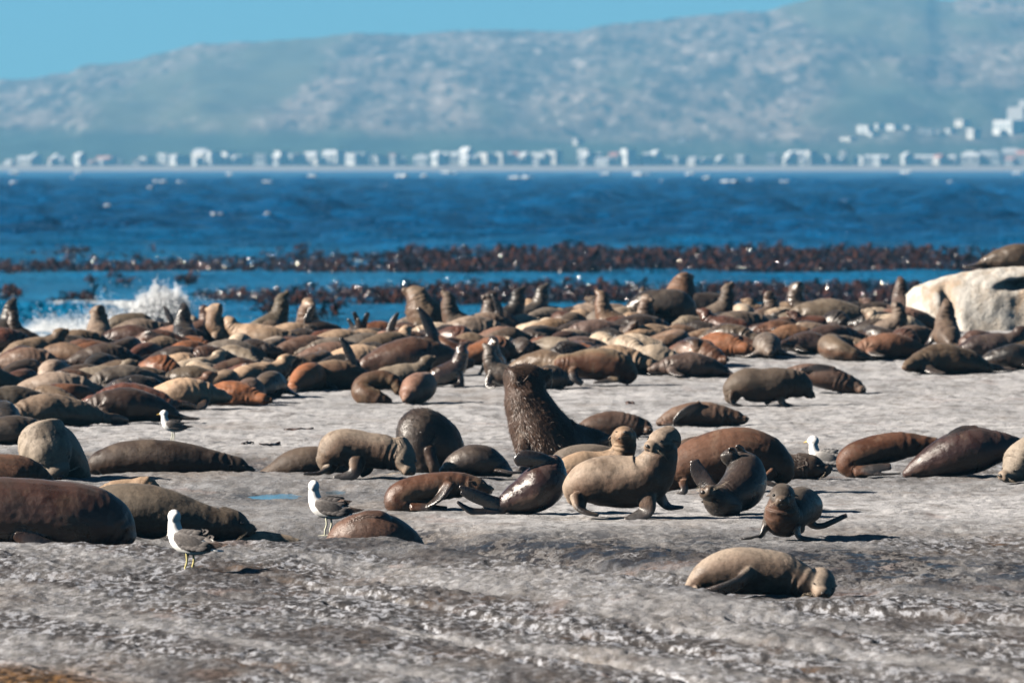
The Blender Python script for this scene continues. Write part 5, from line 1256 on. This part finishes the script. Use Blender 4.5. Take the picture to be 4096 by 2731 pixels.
for i_, (px, py, w, h, tone) in enumerate(sorted([(3450, 545, 54, 40, 0), (3480, 556, 30, 26, 0), (3505, 520, 22, 22, 0), (3560, 530, 44, 30, 0), (3615, 532, 50, 32, 0), (3545, 567, 60, 24, 0), (3380, 570, 60, 24, 1), (3700, 540, 60, 26, 2), (3735, 540, 50, 22, 1), (3790, 540, 26, 26, 0), (3835, 500, 50, 18, 1), (3880, 555, 44, 36, 1), (3050, 560, 40, 18, 2), (2728, 580, 26, 24, 2), (2300, 575, 22, 24, 1)])):
    house(px, py, w, h, M_WALLS[tone], M_ROOFS[0], 'small %s house up on the slope above the shore, %s from the left' % (('white', 'cream', 'grey')[tone], ORD[i_]), 'houses up on the slope', gable=False, windows=1)
hb = house(4010, 530, 110, 46, M_WALLS[0], M_ROOFS[0], 'largest white building, stepped up the slope at the far right', None, gable=False, depth=14, name='hillside_building', windows=5)
k_ = hb.location.y/F
def sub_box(nm, x0, x1, y0, y1, z0, z1, m, par):
    vs = [(a, b, c) for c in (z0, z1) for b in (y0, y1) for a in (x0, x1)]
    return new_obj(nm, vs, [(0, 2, 3, 1), (4, 5, 7, 6), (0, 1, 5, 4), (2, 6, 7, 3), (0, 4, 6, 2), (1, 3, 7, 5)], m, par, smooth=False)
sub_box('upper_wing', -48*k_, 44*k_, 16, 30, 0, 100*k_, M_WALLS[2], hb)
sub_box('tower', 10*k_, 52*k_, 18, 32, 0, 128*k_, M_WALLS[2], hb)
sub_box('lower_wing', -20*k_, 22*k_, -8, -.1, -20, 2, M_WALLS[0], hb)

# ------------------------------------------------------------------ kelp
def kelp_material():
    t = NT('wet_kelp'); v = t.coord(); n = t.noise(v, 1.6, 3)
    c = t.mix(t.ramp(n, .4, .62), (.007, .0035, .003, 1), (.045, .016, .008, 1))
    t.set(Base_Color=c, Roughness=.34); t.b.inputs['Specular IOR Level'].default_value = .5
    return t.m
M_KELP = kelp_material()
M_SHINE = simple_mat('kelp_wet_sheen', (.05, .02, .01), .14, .6)
HALF = (SUN_DIR+Vector((0, -1, .012))).normalized()
def sea_h(x, y):
    i = int(np.clip(np.searchsorted(ys_sea, y), 0, len(ys_sea)-1)); u = (x/y+.10)/.20*(len(us_sea)-1)
    return SEA+float(Zs[i, int(np.clip(round(u), 0, len(us_sea)-1))])
ys_sea, us_sea = Ys[:, 0], np.linspace(-.10, .10, 190)
def kelp_plant(r, x, y, z, s, vs, fs):
    """stipe with a bulb and strap blades"""
    nb = r.integers(3, 7); top = z+r.uniform(.06, .34)*s; lean = r.normal(0, .12, 2)
    b = len(vs); wd = .025*s
    vs += [(x-wd, y, z-.25), (x+wd, y, z-.25), (x+lean[0]+wd, y+lean[1], top), (x+lean[0]-wd, y+lean[1], top)]; fs.append((b, b+1, b+2, b+3))
    for k in range(nb):
        a = r.uniform(0, 6.28); L = r.uniform(.25, .6)*s; w = r.uniform(.035, .075)*s
        dx, dy = math.cos(a), math.sin(a); rise = r.uniform(-.1, .75)*L
        b = len(vs); px_, py_ = x+lean[0], y+lean[1]
        for q, (fw, fh) in enumerate(((0, 0), (.4, .85), (.75, .8), (1.0, r.uniform(-.2, .5)))):
            tw = w*(1, 1.3, 1, .3)[q]; o = r.uniform(-.5, .5)
            vs += [(px_+dx*L*fw-dy*tw, py_+dy*L*fw+dx*tw, top+rise*fh-o*tw), (px_+dx*L*fw+dy*tw, py_+dy*L*fw-dx*tw, top+rise*fh+o*tw)]
        for q in range(3): fs.append((b+2*q, b+2*q+1, b+2*q+3, b+2*q+2))
def glint_blade(r, x, y, z, vs, fs):
    n = (HALF+Vector(r.normal(0, .05, 3))).normalized(); a = n.cross(Vector((0, 0, 1))).normalized(); b_ = n.cross(a)
    w, l = r.uniform(.004, .009), r.uniform(.005, .010); c = Vector((x, y, z)); i = len(vs)
    vs += [tuple(c-a*w-b_*l), tuple(c+a*w-b_*l), tuple(c+a*w*.8+b_*l), tuple(c-a*w*.8+b_*l)]; fs.append((i, i+1, i+2, i+3))
def in_bed(px, py, n):
    if py < 1112:
        lo_ = np.interp(px, [0, 900, 1300, 2300, 4096], [1068, 1060, 1040, 1018, 1030])
        if py < lo_: return n > .78
        return n > np.interp(px, [-300, 900, 1400, 2200, 3400, 3700, 4096], [.18, .26, .36, .18, .14, .42, .70])-.12*(py > 1085)
    if py > 1150: return n > np.interp(px, [800, 1000, 1500, 2200, 3700], [.75, .50, .36, .16, .22])
    return False
def bed(lo, hi, N, seed, label, glints):
    r = np.random.default_rng(seed); vs = []; fs = []; cnt = 0; gl = []
    while cnt < N:
        py = r.uniform(lo, hi); d = (CZ-SEA)*F/(py-HY); px = r.uniform(-300, 4400); x = (px-2048)/F*d
        n = float(noise2(np.array([x*.22]), np.array([d*.07]), 81)[0])*.9+.5+.3*float(noise2(np.array([x*.9]), np.array([d*.2]), 82)[0])
        if not in_bed(px, py, n): continue
        cnt += 1; kelp_plant(r, x, d, sea_h(x, d), r.uniform(.5, 1.05)*(1.3 if px > 1600 else .95)*(.8 if py > 1150 else 1), vs, fs)
        if r.random() < glints: (gl.append(len(fs)), glint_blade(r, x, d, sea_h(x, d)+r.uniform(.1, .5), vs, fs))
    o = new_obj('kelp_bed', vs, fs, M_KELP, smooth=True); o.data.materials.append(M_SHINE)
    for i in gl: o.data.polygons[i].material_index = 1
    tag(o, label, 'kelp', kind='stuff')
bed(1010, 1110, 4200, 21, 'broad band of brown kelp fronds breaking the surface, farther out', .5)
bed(1172, 1232, 2500, 22, 'nearer band of brown kelp fronds behind the colony', .5)
rk = np.random.default_rng(31)
KELP1 = [(20, 1195, 60, 'dark kelp clump floating at the left edge above the wave'), (480, 1150, 40, 'small kelp clump left above the white splash'), (330, 1230, 90, 'kelp clump lifted on the wave crest left of the splash'), (370, 1155, 14, 'tiny kelp tuft floating well left of the splash'), (640, 1225, 70, 'kelp clump at the left foot of the splash'), (760, 1130, 50, 'kelp clump just above the splash'), (950, 1195, 45, 'kelp stalk standing alone right of the splash'), (1170, 1225, 70, 'low kelp clump between the two upright seals left of centre'), (1560, 1228, 70, 'low kelp clump left of the massive pale bull'), (1100, 1290, 60, 'dark kelp clump close behind the tall grey-tan sitter'), (2010, 1190, 40, 'upright kelp clump above the dark sitters'), (1400, 1200, 50, 'kelp clump in open water left of the pale bull'), (3770, 1060, 60, 'kelp clump just left of the seal on the boulder'), (3690, 1040, 40, 'kelp tuft at the right end of the kelp belt'), (1330, 1290, 40, 'kelp scrap in pale water right of the upright tan seal')]
for (px, py, w, lab) in KELP1:
    d = (CZ-SEA)*F/(py-HY); vs = []; fs = []; x0 = (px-2048)/F*d; z0 = sea_h(x0, d)
    for i in range(max(4, int(w/5))):
        ox = rk.normal(0, w/F*d*.4); oy = rk.normal(0, 1.0)
        kelp_plant(rk, ox, oy, 0, rk.uniform(.7, 1.3), vs, fs)
    ring = len(vs); mr = w/F*d*.6
    for i in range(10):
        vs.append((math.cos(i*.628)*mr, math.sin(i*.628)*1.6, -.24))
    fs.append(tuple(range(ring, ring+10)))
    o = new_obj('kelp_clump', vs, fs, M_KELP, loc=(x0, d, z0)); tag(o, lab, 'kelp', 'separate kelp clumps')
# dried kelp scraps on the rock
def scrap(px, py, wpx, lab, thick=.02):
    d = d_of(py); k = d/F; x0 = (px-2048)*k; w = wpx*k; n = 12; vs = []; fs = []
    r = np.random.default_rng(int(px)); yo = np.cumsum(r.normal(0, .03, n+1))
    for i in range(n+1):
        u = i/n; wd = .05*(.4+math.sin(math.pi*u))*r.uniform(.6, 1.3); x = -w/2+w*u; y = yo[i]
        g = float(H(np.array([x0+x]), np.array([d+y]))[0])-Hs(x0, d)
        h = thick*r.uniform(.5, 1.6)
        vs += [(x, y-wd, g+.004), (x, y, g+h+.02), (x, y+wd, g+.004), (x, y, g-.02)]
    for i in range(n):
        for j in range(4): fs.append((4*i+j, 4*i+(j+1) % 4, 4*i+4+(j+1) % 4, 4*i+4+j))
    fs += [(0, 3, 2, 1), (4*n, 4*n+1, 4*n+2, 4*n+3)]
    o = new_obj('kelp_scrap', vs, fs, M_KELP, loc=(x0, d, Hs(x0, d))); tag(o, lab, 'seaweed', 'seaweed scraps on the rock')
scrap(990, 1771, 50, 'short rust-brown seaweed scrap on pale rock right of the far gull')
scrap(1078, 1778, 84, 'longer rust-brown seaweed strip on pale rock right of the far gull')
scrap(1195, 1721, 120, 'thin olive seaweed strand on pale rock above the nosing seal', .008)
scrap(2520, 1618, 36, 'small dark scrap on the rock right of the bull head')
scrap(2058, 1722, 30, 'dark scrap on the rock at the left side of the bull')

# ------------------------------------------------------------------ splash and spray
def spray():
    t = NT('sea_spray'); t.set(Base_Color=(.70, .73, .76, 1), Roughness=.5)
    t.b.inputs['Subsurface Weight'].default_value = 0.0
    r = np.random.default_rng(55); vs = []; fs = []
    def drop(c, s):
        i = len(vs); q = r.normal(0, 1, 3); 
        vs.extend([(c[0]+s, c[1], c[2]), (c[0]-s, c[1], c[2]), (c[0], c[1]+s, c[2]), (c[0], c[1]-s, c[2]), (c[0], c[1], c[2]+s*1.3), (c[0], c[1], c[2]-s*1.3)])
        fs.extend([(i, i+2, i+4), (i+2, i+1, i+4), (i+1, i+3, i+4), (i+3, i, i+4), (i+2, i, i+5), (i+1, i+2, i+5), (i+3, i+1, i+5), (i, i+3, i+5)])
    d = 227.0; k = d/F; z0 = CZ-(1345-HY)*k
    cx = (645-2048)*k
    for _ in range(15000):
        q = r.uniform(-1, 1); env = max(0, 1-abs(q)**2.4)**.55*(.84+.34*float(noise2(np.array([q*4.0]), np.array([.3]), 91)[0])+.10*r.normal())
        u = r.uniform(0, 1)**.9; wd = .62+.38*math.sin(min(u*env, 1)*2.0)
        drop((cx+q*1.10*wd+r.normal(0, .03), d+r.normal(0, .4), z0+u*1.62*env), r.uniform(.012, .032)*(1.15-.4*u))
    for _ in range(700):                                       # stray drops
        x = cx+r.normal(.15, .85); z = z0+abs(r.normal(.5, .5)); drop((x, d+r.normal(0, .6), z), r.uniform(.006, .014))
    for _ in range(5200):                                      # low splashes left of the plume
        px = r.uniform(110, 560); h = abs(r.normal(0, .22))*(1+1.2*math.exp(-((px-380)/45)**2)+.8*math.exp(-((px-470)/30)**2))
        x = (px-2048)*k; drop((x, d+r.normal(2, 2.5), CZ-(1335-HY)*k+h), r.uniform(.007, .02))
    for _ in range(260):
        px = r.uniform(760, 900); x = (px-2048)*k; drop((x, d+r.normal(0, .6), CZ-(r.normal(1235, 35)-HY)*k), r.uniform(.006, .013))
    o = new_obj('sea_spray', vs, fs, t.m); tag(o, 'white burst of spray where a wave hits the rock at left', 'spray', kind='stuff')
spray()

# ------------------------------------------------------------------ gulls
def mottled(name, a, b, sc=40, rough=.7):
    t = NT(name); t.set(Base_Color=t.mix(t.ramp(t.noise(t.coord((1, 1, 1)), sc, 3), .35, .65), (*a, 1), (*b, 1)), Roughness=rough); t.b.inputs['Specular IOR Level'].default_value = .25
    t.b.inputs['Sheen Weight'].default_value = .1
    return t.m
M_GW = mottled('gull_white', (.52, .52, .52), (.60, .60, .60)); M_GD = mottled('gull_slate', (.050, .044, .043), (.085, .076, .073)); M_GB = mottled('gull_primary', (.025, .019, .017), (.07, .042, .032))
M_GG = mottled('gull_grey', (.17, .165, .16), (.23, .22, .215)); M_BILL = simple_mat('gull_bill', (.48, .30, .04), .4); M_LEG = simple_mat('gull_leg', (.38, .38, .29), .5); M_LEG2 = simple_mat('gull_leg_yellow', (.38, .33, .13), .5)
def gull(px, py, hpx, yaw, label, head_yaw=0.0, legs=True, mat_wing=None, leg_mat=None, sit=False, raised=False, d=None, tail_white=True, pitch=0.0):
    """px, py: feet; hpx: standing height; yaw: heading (0 right, 180 left)"""
    d = d or d_of(py); k = d/F; s = hpx*k/.60; x0 = (px-2048)*k; z0 = CZ-(py-HY)*k
    mw = mat_wing or M_GD
    root = empty('gull', (x0, d, z0)); root.rotation_euler = (0, 0, math.radians(yaw)); root.scale = (s, s, s)
    lift = -.10 if sit else 0
    def piece(nm, spine, mat, up=(0, 0, 1), vox=.007, sm=3):
        S = Src(); A = catmull(np.array(spine, float), 6); A[:, 2] += lift
        S.loft(A[:, :3], A[:, 3:], up, 18)
        return S
    S = Src()
    A = catmull(np.array([(-.22, 0, .235, .03, .04), (-.14, 0, .25, .07, .075), (-.02, 0, .27, .095, .09), (.09, 0, .31, .095, .09), (.135, 0, .37, .078, .076), (.15, 0, .43, .064, .062), (.155, 0, .48, .057, .055)], float), 6); A[:, 2] += lift
    S.loft(A[:, :3], A[:, 3:], (0, 0, 1), 18)
    hy = math.radians(head_yaw); hf = np.array([math.cos(hy), math.sin(hy), 0]); hs = np.array([-math.sin(hy), math.cos(hy), 0]); hc = np.array([.155, 0, .525+lift])
    B = [(hc-hf*.04+np.array([0, 0, -.01]), .055, .052), (hc+hf*.0, .066, .060), (hc+hf*.038+np.array([0, 0, -.004]), .054, .048), (hc+hf*.070+np.array([0, 0, -.014]), .030, .026)]
    C = catmull(np.array([(*b[0], b[1], b[2]) for b in B]), 5); S.loft(C[:, :3], C[:, 3:], (0, 0, 1), 16)
    me, _, _, _ = fuse('body', S, .0075, (0, 0, 0), 3, 0.0); me.materials.clear(); me.materials.append(M_GW)
    link_mesh('body', me, None, root)
    # bill, eyes
    bp = [hc+hf*.068+np.array([0, 0, -.014]), hc+hf*.105+np.array([0, 0, -.017]), hc+hf*.14+np.array([0, 0, -.030])]
    v, f = tube_mesh([catmull(bp, 4)], .016, .004, 8); new_obj('bill', v, f, M_BILL, root)
    for sg in (-1, 1):
        v, f = ell_mesh(hc+hf*.038+hs*sg*.045+np.array([0, 0, .014]), (hf*.007, hs*.006, np.array([0, 0, .007]))); new_obj('eye', v, f, M_EYE, root)
    # wings: a folded shield with overlapping feathers
    for sg in (-1, 1):
        S2 = Src()
        A = catmull(np.array([(.10, sg*.074, .335, .055, .022), (.03, sg*.094, .315, .085, .022), (-.08, sg*.092, .285, .085, .020), (-.18, sg*.070, .262, .055, .018), (-.26, sg*.045, .25, .03, .014)], float), 6); A[:, 2] += lift
        S2.loft(A[:, :3], A[:, 3:], (0, .25*sg, 1), 16)
        me, _, _, _ = fuse('wing', S2, .0075, (0, 0, 0), 3, 0); me.materials.clear(); me.materials.append(mw)
        wg = link_mesh('wing', me, None, root)
        rr = np.random.default_rng(9)
        def feather(nm, p, ang, L, w, mat, droop=0.0):
            c, s_ = math.cos(ang), math.sin(ang); vs = []; n = 6
            for i in range(n+1):
                u = i/n; ww = w*(.55+.45*math.sin(math.pi*min(1, u*.9+.1)))*(1 if u < .8 else (1-u)/.2*.75+.25)
                x = p[0]-c*L*u; z = p[2]+s_*L*u-droop*u*u; y = p[1]+sg*(.006*math.sin(math.pi*u)-.035*u*L/.2)
                vs += [(x-s_*ww, y+sg*.002, z-c*ww), (x, y+sg*.007, z), (x+s_*ww, y, z+c*ww)]
            fs = []
            for i in range(n):
                fs += [(3*i, 3*i+3, 3*i+4, 3*i+1), (3*i+1, 3*i+4, 3*i+5, 3*i+2)]
            return new_obj(nm, vs, fs, mat, wg)
        for rowi, (z_, xs_, L, w) in enumerate([(.385, (.06, .02, -.03, -.08), .09, .022), (.335, (.07, .03, -.02, -.07, -.12), .10, .024), (.285, (.05, .0, -.05, -.10, -.15), .11, .024), (.245, (.02, -.03, -.08, -.13), .12, .022)]):
            for xx in xs_:
                yy = .098-.25*max(0, -xx-.05)**1.3+(.0 if z_ < .36 else -.022)
                feather('feather', (xx, sg*(yy+.006), z_+lift-.10*max(0, -xx)), .24+rr.uniform(-.03, .03), L*rr.uniform(.95, 1.05), w, mw)
        for i in range(4):
            feather('feather', (-.12-.02*i, sg*(.082-.008*i), .262+lift-.010*i+.012), .12+.02*i, .17+.02*i, .016, M_GB)
        if tail_white:
            for i in range(3): feather('feather', (-.14-.03*i, sg*(.088-.012*i), .30+lift-.018*i), .22, .075, .014, M_GW)
        if raised and sg == -1:
            for i in range(5): feather('feather', (-.02-.02*i, sg*(-.02), .385+lift-.012*i), -.02+.05*i, .20, .018, M_GB)
    # tail
    vs = []; 
    for (x, w, z) in ((-.18, .035, .245), (-.26, .045, .235), (-.34, .055, .225)):
        vs += [(x, -w, z+lift), (x, w, z+lift), (x, w, z-.012+lift), (x, -w, z-.012+lift)]
    fs = [(0, 3, 2, 1), (8, 9, 10, 11)]+[(4*i+j, 4*i+(j+1) % 4, 4*i+4+(j+1) % 4, 4*i+4+j) for i in range(2) for j in range(4)]
    new_obj('tail', vs, fs, M_GW, root)
    if legs and not sit:
        lm = leg_mat or M_LEG
        for sg in (-1, 1):
            x = .0+.015*sg
            p = [(x-.01, sg*.035, .20), (x-.018, sg*.036, .12), (x, sg*.038, .06), (x+.002, sg*.038, .004)]
            v, f = tube_mesh([catmull(np.array(p), 4)], .011, .0085, 7); lg = new_obj('leg', v, f, lm, root)
            # webbed foot
            toes = [(.075, -.028), (.085, 0), (.075, .028)]
            vs = [(x-.012, sg*.038-.008, .002), (x-.012, sg*.038+.008, .002), (x, sg*.038, .016)]+[(x+a, sg*.038+b, .003) for a, b in toes]+[(x+.055, sg*.038-.014, .006), (x+.055, sg*.038+.014, .006)]
            fs = [(0, 3, 6, 2), (2, 6, 4, 7), (2, 7, 5, 1), (0, 2, 1), (0, 1, 5, 4, 3)]
            new_obj('foot', vs, fs, lm, lg, smooth=False)
    tag(root, label, 'gull', 'black-backed gulls on the rock')
    return root
gull(755, 2296, 262, 152, 'nearest gull, seen from behind on the front rock with yellow legs', head_yaw=-40, leg_mat=M_LEG2)
gull(1310, 2142, 226, 162, 'gull standing beside the chestnut seal, wing feathers ruffled by the wind', head_yaw=-60, raised=True, d=84.6)
gull(690, 1765, 128, 176, 'farthest gull, small with yellow bill, facing left on pale rock', leg_mat=M_LEG)
gull(3300, 1893, 185, 165, 'gull resting half hidden behind the dark seal head, yellow bill to the left', head_yaw=-15, sit=True, mat_wing=M_GG, d=100.8)
bpy.data.scenes.remove(TMP)
